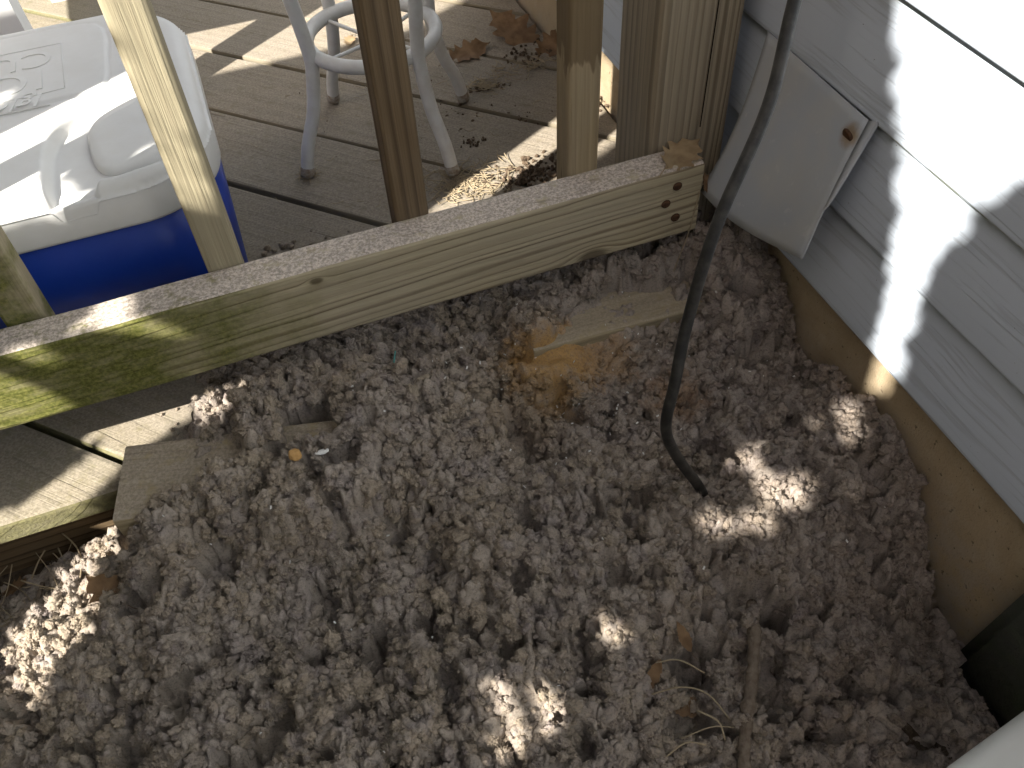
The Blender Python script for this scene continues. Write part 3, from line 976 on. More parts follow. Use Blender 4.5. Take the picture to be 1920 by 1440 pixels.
def lint_relief(x, y):
    """returns dx, dy, dz of the clumpy relief"""
    p2 = np.stack([x, y], 1)
    p3 = np.stack([x, y, np.zeros_like(x)], 1)
    smooth = 1 - .85 * np.exp(-(((x - .238) / .052) ** 2 + ((y - .596) / .034) ** 2) ** 2)
    smooth *= 1 - .5 * np.exp(-(((x - .30) / .05) ** 2 + ((y - .575) / .03) ** 2))
    dz = .024 * fbm(p3 * 9, 2, 30) + .016 * fbm(p3 * 24, 2, 31)
    ddx = np.zeros_like(x); ddy = np.zeros_like(x)
    big = .55 + .45 * sstep(-.3, .3, vnoise(p3 * 11, 61))          # coarser towards some areas
    for cell, amp, seed, lat in ((.034, .0170, 1, .20), (.0165, .0150, 2, .26), (.0080, .0078, 3, .22), (.0044, .0030, 4, .12)):
        wx = fbm(p3 * (.55 / cell), 2, 20 + seed); wy = fbm(p3 * (.55 / cell), 2, 50 + seed)
        pw = p2 + cell * .75 * np.stack([wx, wy], 1)
        f1, f2, vec, cid = worley2(pw, cell, seed)
        lump = np.sqrt(np.clip(1 - (f1 / .95) ** 2, 0, 1))
        edge = np.clip((f2 - f1) / .30, 0, 1)
        k0 = amp * smooth * (big if seed < 3 else 1)
        dz = dz + k0 * (lump * (.25 + .75 * cid) * (.30 + .70 * edge) - .32)
        k = lat * lump * edge * smooth
        ddx += vec[:, 0] * k; ddy += vec[:, 1] * k
    # irregular deep gaps between clumps
    g = fbm(p3 * 34 + 3.1, 3, 71)
    pit = sstep(.12, .42, g)
    g2 = fbm(p3 * 75 + 7.7, 2, 73)
    pit2 = sstep(.22, .50, g2)
    dz = dz - smooth * (.034 * pit + .017 * pit2)
    dz = dz + .0016 * fbm(p3 * 420, 2, 41) * smooth
    return ddx, ddy, dz + .012, np.maximum(pit, pit2) * smooth

HOLE = [(.329, .272, .0145, .11), (.243, .262, .030, .030), (.215, .225, .026, .028), (.370, .205, .018, .03), (.140, .262, .012, .03), (.03, .36, .010, .03), (.285, .225, .02, .02)]
def build_lint():
    st = .00165
    xs = np.arange(BX0, BX1, st); ys = np.arange(BY0, BY1, st)
    X, Y = np.meshgrid(xs, ys)
    x, y = X.ravel(), Y.ravel()
    z = heap_z(x, y)
    z = np.clip(z, -.15, .085)
    # lint banked up over and around the two scrap boards, and the parts of them left bare
    def bump_to(m, top):
        nonlocal z
        z = np.where(z < top, z + (top - z) * m, z)
    def bare(x0, x1, y0, y1, lim, soft=.008):
        nonlocal z
        m = sstep(x0 - soft, x0 + soft, x) * sstep(x1 + soft, x1 - soft, x) * sstep(y0 - soft, y0 + soft, y) * sstep(y1 + soft, y1 - soft, y)
        z = np.where(z > lim, z + (lim - z) * m, z)
    bump_to(np.exp(-(((x + .072) / .017) ** 2 + ((y - .60) / .055) ** 2) ** 2), .046)
    bump_to(np.exp(-(((x + .035) / .070) ** 2 + ((y - .520) / .044) ** 4) ** 2), .034)
    bump_to(np.exp(-(((x - .028) / .028) ** 2 + ((y - .585) / .060) ** 2) ** 2), .047)
    bump_to(np.exp(-(((x + .03) / .05) ** 2 + ((y - .640) / .020) ** 2) ** 2), .034)
    bump_to(np.exp(-(((x - .232) / .020) ** 2 + ((y - .648) / .020) ** 2) ** 2), .046)
    bump_to(np.exp(-(((x - .330) / .10) ** 2 + ((y - .675) / .018) ** 2) ** 2), .048)
    bump_to(np.exp(-(((x - .445) / .02) ** 2 + ((y - .60) / .05) ** 2) ** 2), .046)
    bare(-.26, -.092, .566, .66, .004)
    bare(-.054, -.002, .566, .608, -.03, .005)
    bare(.246, .43, .590, .646, .006)
    bump_to(np.exp(-(((x - .229) / .024) ** 2 + ((y - .634) / .026) ** 2) ** 2), .047)
    bump_to(np.exp(-(((x - .236) / .055) ** 2 + ((y - .592) / .034) ** 2) ** 2), .012)
    hw = .010 * fbm(np.stack([x * 60, y * 60, 0 * x], 1), 3, 91)
    for hx, hy, hr, hd in HOLE:
        z -= hd * np.exp(-(((x - hx + hw) / hr) ** 2 + ((y - hy - hw) / (hr * .75)) ** 2) ** 2)
    dx, dy, dz, pit = lint_relief(x, y)
    thin = sstep(-.135, -.09, z)
    vx = np.minimum(x + dx, .5165); vy = y + dy; vz = z + dz * (.35 + .65 * thin)
    V = np.stack([vx, vy, vz], 1)
    nx = len(xs)
    i, j = np.meshgrid(np.arange(nx - 1), np.arange(len(ys) - 1))
    a = (j * nx + i).ravel()
    F = np.stack([a, a + 1, a + nx + 1, a + nx], 1)
    # drop what lies under the deck boards or below the soil
    bad = ((y > .632) & (vz < -.012)) | (vz < -.150) | (y > .88)
    F = F[~bad[F].all(1)]
    used = np.unique(F); remap = -np.ones(len(V), int); remap[used] = np.arange(len(used))
    me = np_mesh('lint_pile', V[used], remap[F])
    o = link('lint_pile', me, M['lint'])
    tag(o, 'large heap of clumpy grey lint covering the ground between deck and wall', 'lint', kind='stuff')
    return o, V, x, y, z, len(xs), len(ys), pit

pile, LV, LX, LY, LZ, LNX, LNY, LPIT = build_lint()

def clump_mesh(seed, sub=4, hairs=140):
    bm = bmesh.new()
    bmesh.ops.create_icosphere(bm, subdivisions=sub, radius=1)
    me = bpy.data.meshes.new('lint_clump')
    bm.to_mesh(me); bm.free()
    n = len(me.vertices)
    co = np.zeros(n * 3); me.vertices.foreach_get('co', co); co = co.reshape(-1, 3)
    w = co + .35 * np.stack([fbm(co * 1.4 + 5, 2, seed), fbm(co * 1.4 + 9, 2, seed + 1), fbm(co * 1.4 + 13, 2, seed + 2)], 1)
    b1 = 1 - np.abs(vnoise(w * 1.7, seed + 5)) * 2
    b2 = 1 - np.abs(vnoise(w * 3.9, seed + 6)) * 2
    b3 = 1 - np.abs(vnoise(w * 8.0, seed + 7)) * 2
    r = .75 + .26 * fbm(w * 1.1, 2, seed + 8) - .15 * b1 - .13 * b2 - .07 * b3
    r = np.clip(r, .36, 1.2)
    asp = [(1.15, .9, .8), (1.0, 1.0, .9), (1.3, .75, .7), (.9, 1.1, .95)][seed % 4]
    P = co * r[:, None] * np.array(asp)
    nf = len(me.polygons)
    lf = np.zeros(nf * 3, np.int32); me.loops.foreach_get('vertex_index', lf); F = lf.reshape(-1, 3)
    bpy.data.meshes.remove(me)
    rs = np.random.RandomState(seed)
    hv, hf = [], []
    base = n
    for h in range(hairs):
        i = rs.randint(n)
        p = P[i]; d = co[i] + rs.normal(0, .5, 3); d /= np.linalg.norm(d)
        t = np.cross(d, rs.normal(0, 1, 3)); t /= np.linalg.norm(t)
        L = rs.uniform(.25, .7); wd = .010
        q = p + d * L * .55 + t * L * .12
        e = p + d * L * .8 + t * L * .45
        hv += [p - t * wd, p + t * wd, q - t * wd * .8, q + t * wd * .8, e]
        hf += [(base, base + 1, base + 3), (base, base + 3, base + 2), (base + 2, base + 3, base + 4)]
        base += 5
    return np_mesh('lint_clump', np.vstack([P, np.array(hv)]), np.vstack([F, np.array(hf, np.int32)]))

def build_tufts():
    coll = bpy.data.collections.new('lint_clump_shapes')
    NV = 12
    for s in range(NV):
        me = clump_mesh(100 + s)
        me.materials.append(M['lint'])
        ob = bpy.data.objects.new('lint_clump_%02d' % s, me)
        coll.objects.link(ob)
    rs = np.random.RandomState(4)
    x, y = LX, LY
    ok = (LV[:, 2] > -.122) & ~((y > .628) & (LV[:, 2] < -.004)) & (y > -.02) & (x > -.47) & (y < .86)
    # clear faces of the two scrap boards and the ochre hollow
    def brd(x0, x1, ya, yb): return (x > x0) & (x < x1) & (y > ya) & (y < yb)
    ok &= ~(brd(-.26, -.098, .566, .70) & (LV[:, 2] < .040))
    ok &= ~brd(-.056, .000, .564, .612)
    ok &= ~(brd(.238, .44, .585, .655) & (LV[:, 2] < .038))
    ok &= ~(((x - .238) / .046) ** 2 + ((y - .596) / .030) ** 2 < 1 + .5 * vnoise(np.stack([x * 60, y * 60, 0 * x], 1), 5))
    ok &= ~(((x - .329) / .011) ** 2 + ((y - .272) / .009) ** 2 < 1)
    ok &= LPIT < .62
    idx = np.nonzero(ok)[0]
    # thinner cover towards the left ground edge
    dens = sstep(-.125, -.085, LZ[idx])
    den2 = .25 + .75 * dens
    gy_, gx_ = np.gradient(LV[:, 2].reshape(LNY, LNX), .00165)
    slope = np.hypot(gx_, gy_).ravel()[idx]
    den2 = den2 * np.clip(np.sqrt(1 + slope ** 2), 1, 3.5) ** 1.3
    pr = den2 / den2.sum()
    N = 17000
    pick = rs.choice(idx, N, replace=False, p=pr)
    sc = .0038 * np.exp(rs.normal(0.15, .50, N))
    sc = np.clip(sc, .0020, .0130)
    pos = LV[pick].copy()
    pos[:, 2] += sc * rs.uniform(-.6, .5, N)
    pos[:, 0] = np.minimum(pos[:, 0], .512 - sc * .4)
    # loose bits on the deck and the rail
    extra = []
    for _ in range(170):
        ex, ey = rs.uniform(-.18, .5), rs.uniform(.64, .95)
        extra.append((ex, ey, .0015, rs.uniform(.0015, .0042)))
    for (cx_, cy_, n_, sp) in ((-.085, .672, 46, .020), (-.055, .700, 30, .016), (-.13, .66, 14, .02), (.01, .925, 10, .012), (.02, .72, 40, .03), (.08, .73, 40, .03)):
        for _ in range(n_):
            s_ = rs.uniform(.002, .006)
            extra.append((cx_ + rs.normal(0, sp), cy_ + rs.normal(0, sp * .5), s_ * .4, s_))
    for _ in range(70):
        extra.append((rs.uniform(-.46, -.20), rs.uniform(.36, .60), -.112 + rs.uniform(0, .012), rs.uniform(.003, .011)))
    extra = np.array(extra)
    pos = np.vstack([pos, extra[:, :3]]); sc = np.r_[sc, extra[:, 3]]
    n = len(pos)
    me = bpy.data.meshes.new('lint_tufts')
    me.vertices.add(n); me.vertices.foreach_set('co', pos.astype(np.float32).ravel())
    a = me.attributes.new('rot', 'FLOAT_VECTOR', 'POINT')
    rot = np.stack([rs.normal(0, .45, n), rs.normal(0, .45, n), rs.uniform(0, 2 * PI, n)], 1)
    a.data.foreach_set('vector', rot.astype(np.float32).ravel())
    a = me.attributes.new('scl', 'FLOAT', 'POINT'); a.data.foreach_set('value', sc.astype(np.float32))
    a = me.attributes.new('idx', 'INT', 'POINT'); a.data.foreach_set('value', rs.randint(0, NV, n).astype(np.int32))
    ng = bpy.data.node_groups.new('lint_tufts', 'GeometryNodeTree')
    ng.interface.new_socket('Geometry', in_out='INPUT', socket_type='NodeSocketGeometry')
    ng.interface.new_socket('Geometry', in_out='OUTPUT', socket_type='NodeSocketGeometry')
    gi = ng.nodes.new('NodeGroupInput'); go = ng.nodes.new('NodeGroupOutput')
    ip = ng.nodes.new('GeometryNodeInstanceOnPoints')
    ci = ng.nodes.new('GeometryNodeCollectionInfo')
    ci.inputs['Collection'].default_value = coll
    ci.inputs['Separate Children'].default_value = True
    ci.inputs['Reset Children'].default_value = True
    def attr(nm, ty):
        nd = ng.nodes.new('GeometryNodeInputNamedAttribute'); nd.data_type = ty; nd.inputs['Name'].default_value = nm
        return nd.outputs['Attribute']
    er = ng.nodes.new('FunctionNodeEulerToRotation')
    L = ng.links.new
    L(gi.outputs[0], ip.inputs['Points']); L(ci.outputs[0], ip.inputs['Instance'])
    ip.inputs['Pick Instance'].default_value = True
    L(attr('idx', 'INT'), ip.inputs['Instance Index'])
    L(attr('rot', 'FLOAT_VECTOR'), er.inputs[0]); L(er.outputs[0], ip.inputs['Rotation'])
    L(attr('scl', 'FLOAT'), ip.inputs['Scale'])
    L(ip.outputs[0], go.inputs[0])
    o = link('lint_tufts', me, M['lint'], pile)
    o['kind'] = 'stuff'
    md = o.modifiers.new('tufts', 'NODES'); md.node_group = ng
build_tufts()

# surface height of the heap under a point (for things that lie on it)
def lint_top(x, y):
    k = np.argmin((LV[:, 0] - x) ** 2 + (LV[:, 1] - y) ** 2)
    m = (np.abs(LV[:, 0] - x) < .006) & (np.abs(LV[:, 1] - y) < .006)
    return float(LV[m, 2].max()) if m.any() else float(LV[k, 2])

# ------------------------------------------------------------------ leaves
OAK = [(0, 0), (.06, .10), (.22, .12), (.16, .24), (.34, .34), (.20, .42), (.36, .58), (.18, .62), (.22, .80), (.08, .84), (0, 1.0)]
def leaf_mesh(name, size, curl=.5, seed=0, lobes=True, stem=True):
    rnd = random.Random(seed)
    half = OAK if lobes else [(0, 0), (.12, .12), (.2, .3), (.22, .5), (.16, .75), (.06, .93), (0, 1.0)]
    v, f = [], []
    rows = []
    tw = rnd.uniform(-.6, .6)
    for side in (1, -1):
        pass
    pts = []
    # fine spine rows from base to tip, with widths read off the outline
    n = 22
    def width(t):
        for (a, b), (c, d) in zip(half, half[1:]):
            if b <= t <= d or (b > t > d):
                k = (t - b) / (d - b + 1e-9)
                return a + (c - a) * k
        return 0.0
    cols = [-1, -.6, -.25, 0, .25, .6, 1]
    for i in range(n + 1):
        t = i / n
        w = max(.004, width(t))
        for c in cols:
            ww = w * (1 + .15 * rnd.uniform(-1, 1)) * c
            z = curl * (.45 * ww * ww * 2.2 + .16 * (t - .5) ** 2) + .035 * math.sin(t * 9 + c * 2 + seed) * curl + tw * ww * (t - .5) * .5
            z += .05 * abs(c) * (.5 - abs(t - .5)) * rnd.uniform(-.3, 1) * curl
            v.append((ww * size, (t - .5) * size, z * size))
    m = len(cols)
    for i in range(n):
        for k in range(m - 1):
            f.append((i * m + k, i * m + k + 1, (i + 1) * m + k + 1, (i + 1) * m + k))
    if stem:
        tv, tf = tube(spline([(0, -.5 * size, v[3][2]), (.02 * size, -.62 * size, v[3][2] - .02 * size), (.06 * size, -.75 * size, v[3][2] + .01 * size)], 4), .008 * size, 5)
        b = len(v)
        v += [tuple(p) for p in tv]; f += [tuple(q + b for q in ff) for ff in tf]
    me = pydata(name, v, f)
    lo = min(p[2] for p in v)
    for p in me.vertices: p.co.z -= lo
    return me

def leaf(loc, rz, size, label, curl=.5, seed=0, mat='leaf', tilt=(0, 0), lobes=True, group=None):
    o = link('dry_leaf', leaf_mesh('dry_leaf', size, curl, seed, lobes), M[mat])
    o.location = loc; o.rotation_euler = (tilt[0], tilt[1], rz)
    return tag(o, label, 'leaf', group)

leaf((.375, 1.285, .002), R(-80), .078, 'curled brown leaf on the deck right of the stool', .9, 3, tilt=(.1, .25))
leaf((.462, 1.315, .004), R(20), .115, 'largest dry brown leaf on the deck, its spikes reaching into the sun', .6, 5, tilt=(.25, -.1))
leaf((.505, 1.245, .004), R(-60), .075, 'crumpled dark leaf between the deck and the foundation', 1.0, 9, tilt=(.3, .3))
leaf((.205, 1.405, .003), R(150), .035, 'small yellow leaf on the deck seen through the stool ring', .8, 12, 'leaf_pale')
leaf((.418, .672, .1845), R(-62), .062, 'pale lobed leaf lying on the end of the bottom rail', .55, 15, 'leaf_pale', tilt=(.05, .15))
leaf((.4395, .655, .155), R(20), .022, 'tiny curled brown leaf caught between rail end and vent hood', .9, 18, tilt=(1.1, .2))
leaf((.237, .277, lint_top(.237, .277) + .004), R(15), .030, 'small rounded brown leaf in the hollow left of the stick', .4, 21, lobes=False, tilt=(.5, .3))
leaf((.222, .236, lint_top(.222, .236) - .004), R(60), .042, 'brown broken leaf in the dark hollow near the lower edge', .8, 23, 'leaf', lobes=False, tilt=(.55, -.45))
leaf((.200, .262, lint_top(.200, .262) - .006), R(-30), .034, 'narrow brown leaf tucked under the lint near the lower edge', .5, 24, 'leaf', lobes=False, tilt=(.7, .5))
leaf((-.262, .532, lint_top(-.262, .532) + .006), R(40), .055, 'brown leaf patch showing between bright lint clumps at lower left', .35, 27, tilt=(.2, .1))
rl = random.Random(8)
for k in range(16):
    x_, y_ = rl.uniform(-.43, -.20), rl.uniform(.50, .625)
    leaf((x_, y_, -.112 + rl.uniform(0, .022)), rl.uniform(0, 6.3), rl.uniform(.035, .075), 'dry leaf in the litter below the deck edge at far left', rl.uniform(.3, .9), 30 + k,
         'leaf_pale' if k % 3 else 'leaf', (rl.uniform(-.4, .4), rl.uniform(-.4, .4)), k % 2 == 0, 'dry leaves below the deck edge')

# ------------------------------------------------------------------ sticks, straw, crumbs
v, f = tube(spline([(.232, .150, -.068), (.256, .192, -.058), (.281, .226, -.049), (.303, .262, -.041), (.318, .290, -.046)], 8), [.0056 + .0004 * math.sin(i * .9) + .0008 * math.sin(i * 2.3 + 1) + (.0016 if i in (11, 12, 24) else 0) for i in range(33)], 16)
tag(link('stick', pydata('stick', v, f), M['twig']), 'brown stick poking out of the lint beside the black hole', 'stick')
v, f = tube(spline([(-.345, .665 - .06, -.095), (-.35, .57, -.092), (-.345, .52, -.10)], 6), .0026, 8)
tag(link('stick', pydata('stick', v, f), M['twig']), 'thin dry stem lying in the litter below the deck edge', 'stick')

def strands(name, items, mat, label, cat='straw'):
    V, F = [], []
    for pts, r in items:
        v, f = tube(spline(pts, 5), r, 5)
        b = len(V); V += v; F += [tuple(q + b for q in ff) for ff in f]
    o = link(name, pydata(name, V, F), M[mat])
    return tag(o, label, cat, kind='stuff')
rs_ = random.Random(3)
def rand_strand(x, y, z, L, r, curv=.5, zr=.3):
    a = rs_.uniform(0, 6.3); c = rs_.uniform(-curv, curv)
    p = []
    for k in range(4):
        t = k / 3 - .5
        p.append((x + L * t * math.cos(a) - c * L * t * t * math.sin(a), y + L * t * math.sin(a) + c * L * t * t * math.cos(a), z + zr * L * abs(t) * rs_.uniform(0, 1)))
    return (p, r)
strands('straw', [rand_strand(rs_.uniform(-.44, -.21), rs_.uniform(.52, .622), -.108 + rs_.uniform(0, .025), rs_.uniform(.02, .07), rs_.uniform(.0004, .0009)) for _ in range(130)], 'straw', 'scattered dry straw in the litter below the deck edge')
strands('deck_straw', [rand_strand(.262 + rs_.gauss(0, .030), .955 + rs_.gauss(0, .022), .003, rs_.uniform(.012, .04), .0006, .8) for _ in range(150)] +
        [rand_strand(.365 + rs_.gauss(0, .012), 1.18 + rs_.gauss(0, .010), .004, rs_.uniform(.01, .03), .0006, 1.2) for _ in range(50)] +
        [rand_strand(.06 + rs_.gauss(0, .006), 1.06 + rs_.gauss(0, .006), .004, rs_.uniform(.01, .03), .0005, 1.2) for _ in range(25)] +
        [rand_strand(.248 + rs_.gauss(0, .006), .984 + rs_.gauss(0, .006), .004, rs_.uniform(.01, .03), .0005, 1.2) for _ in range(25)] +
        [rand_strand(.44 + rs_.gauss(0, .03), 1.20 + rs_.gauss(0, .012), .004, rs_.uniform(.01, .03), .0006, 1.2) for _ in range(50)] +
        [rand_strand(rs_.uniform(-.0, .45), rs_.uniform(.85, 1.3), .002, rs_.uniform(.006, .02), .0004, 1.2) for _ in range(60)],
        'straw', 'dry grass wisps scattered on the deck round the stool feet')
def crumbs(name, spots, mat, label, cat='debris'):
    V, F = [], []
    rs = np.random.RandomState(12)
    ico = bmesh.new(); bmesh.ops.create_icosphere(ico, subdivisions=1, radius=1)
    bv = np.array([v.co[:] for v in ico.verts]); bf = np.array([[v.index for v in f.verts] for f in ico.faces]); ico.free()
    for (x, y, z, s, n, lo, hi) in spots:
        for _ in range(n):
            sc = rs.uniform(lo, hi)
            p = bv * (1 + rs.uniform(-.35, .35, (len(bv), 1))) * sc * rs.uniform(.5, 1.3, 3) + np.array([x + rs.normal(0, s), y + rs.normal(0, s * .55), z + sc * .5])
            F.append(bf + len(V) * len(bv)); V.append(p)
    o = link(name, np_mesh(name, np.vstack(V), np.vstack(F), False), M[mat])
    return tag(o, label, cat, kind='stuff')
crumbs('mulch', [(.345, .945, 0, .030, 220, .001, .0045), (.355, 1.178, 0, .010, 40, .001, .003), (.388, 1.174, 0, .006, 16, .001, .003), (.298, 1.05, 0, .010, 26, .001, .003), (.40, 1.09, -.002, .03, 30, .0008, .0025),
                 (.495, 1.06, 0, .02, 50, .001, .004), (.46, 1.24, 0, .03, 60, .001, .0035), (.25, 1.12, 0, .15, 60, .0005, .0014), (.30, 1.13, -.003, .05, 40, .001, .003)], 'mulch', 'dark mulch crumbs scattered on the sunlit deck')
# white chips in the lint
rs = np.random.RandomState(9)
spots = []
V, F = [], []
for _ in range(150):
    x_, y_ = (rs.normal(.24, .12), rs.normal(.56, .07)) if _ < 95 else (rs.uniform(-.2, .48), rs.uniform(.25, .68))
    if not (-.3 < x_ < .5 and .2 < y_ < .7): continue
    z_ = lint_top(x_, y_) + .0005
    s_ = rs.uniform(.0006, .0019)
    e = Euler(rs.uniform(0, 6, 3)).to_matrix()
    b = len(V)
    for q in ((-1, -.5, -.15), (1, -.4, -.15), (.9, .5, -.15), (-.8, .45, -.15), (-1, -.5, .15), (1, -.4, .15), (.9, .5, .15), (-.8, .45, .15)):
        w_ = e @ (Vector(q) * s_)
        V.append((x_ + w_.x, y_ + w_.y, z_ + w_.z))
    F += [(b, b + 3, b + 2, b + 1), (b + 4, b + 5, b + 6, b + 7), (b, b + 1, b + 5, b + 4), (b + 1, b + 2, b + 6, b + 5), (b + 2, b + 3, b + 7, b + 6), (b + 3, b, b + 4, b + 7)]
tag(link('paper_chips', pydata('paper_chips', V, F, False), M['chip_white']), 'tiny white chips sprinkled over the lint', 'chips', kind='stuff')
strands('fibres', [([(.190, .245, -.045), (.215, .238, -.035), (.235, .225, -.04), (.248, .203, -.06)], .00075), ([(.205, .268, -.04), (.225, .262, -.038), (.243, .245, -.045)], .0007),
                   ([(.200, .205, -.06), (.228, .203, -.055), (.25, .196, -.06)], .0006), ([(.222, .219, -.05), (.236, .205, -.055), (.235, .190, -.06)], .0009), ([(.18, .195, -.055), (.20, .198, -.05), (.215, .19, -.05)], .0008)],
        'straw', 'thin curved grass blades over the dark hollow at the bottom')
v, f = tube(spline([(.432, .6505, .150), (.424, .648, .10), (.412, .645, .06), (.405, .645, .03)], 6), .0006, 5)
tag(link('pine_needle', pydata('pine_needle', v, f), M['straw']), 'dry pine needle dangling from the nailed end of the bottom rail', 'needle')
zt = lint_top(.073, .640)
v, f = tube([(.070, .628, zt + .002), (.080, .652, zt + .006)], .0009, 6)
tag(link('plastic_bristle', pydata('plastic_bristle', v, f), M['teal']), 'short teal plastic bristle lying on the lint', 'bristle')
def lump(name, loc, s, mat, label, cat, seed, asp=(1, 1, .8)):
    bm = bmesh.new(); bmesh.ops.create_icosphere(bm, subdivisions=4, radius=1)
    P = np.array([v.co[:] for v in bm.verts])
    r = 1 + .30 * fbm(P * 1.3 + seed, 3, seed) + .05 * fbm(P * 7 + seed, 3, seed + 3)
    for v_, k in zip(bm.verts, r): v_.co = Vector((v_.co.x * k * s * asp[0], v_.co.y * k * s * asp[1], v_.co.z * k * s * asp[2]))
    o = from_bm(name, bm, M[mat]); o.location = loc
    return tag(o, label, cat)
lump('foam_crumb', (-.047, .539, lint_top(-.047, .539) + .002), .0062, 'crumb', 'orange crumb on the lint below the left scrap board', 'crumb', 4)
lump('paper_scrap', (-.023, .535, lint_top(-.023, .535) + .001), .0046, 'chip_white', 'white scrap on the lint beside the orange crumb', 'scrap', 6, (1.5, .7, .35))

bm = bmesh.new()
bmesh.ops.create_cube(bm, size=1, matrix=Matrix.Translation((.504, .030, -.030)) @ Matrix.Rotation(R(4), 4, 'X') @ Matrix.Diagonal((.030, .315, .20, 1)))
bmesh.ops.bevel(bm, geom=bm.edges, offset=.014, segments=4, affect='EDGES')
o = from_bm('splash_block', bm, M['stone'])
tag(o, 'dark green grey block against the foundation at the lower right edge', 'block')

# white rounded edge of a downspout close to the camera at the lower right
def build_spout():
    a, b = Vector((.33, .045, .045)), Vector((.52, .075, .055))
    prof = rounded_rect(0, 0, .04, .03, .012, 5)
    d = (b - a).normalized(); up = Vector((0, 0, 1)); s = d.cross(up).normalized(); up = s.cross(d)
    v, f = [], []
    m = len(prof)
    for i in range(11):
        p = a + (b - a) * (i / 10)
        for q in prof: v.append(p + s * q[0] + up * q[1])
    for i in range(10):
        for k in range(m):
            k2 = (k + 1) % m
            f.append((i * m + k, i * m + k2, (i + 1) * m + k2, (i + 1) * m + k))
    f.append(tuple(range(m - 1, -1, -1))); f.append(tuple(range(10 * m, 11 * m)))
    o = link('downspout', pydata('downspout', v, f), M['downspout'])
    tag(o, 'smooth white rounded edge in the lower right corner', 'downspout')
build_spout()

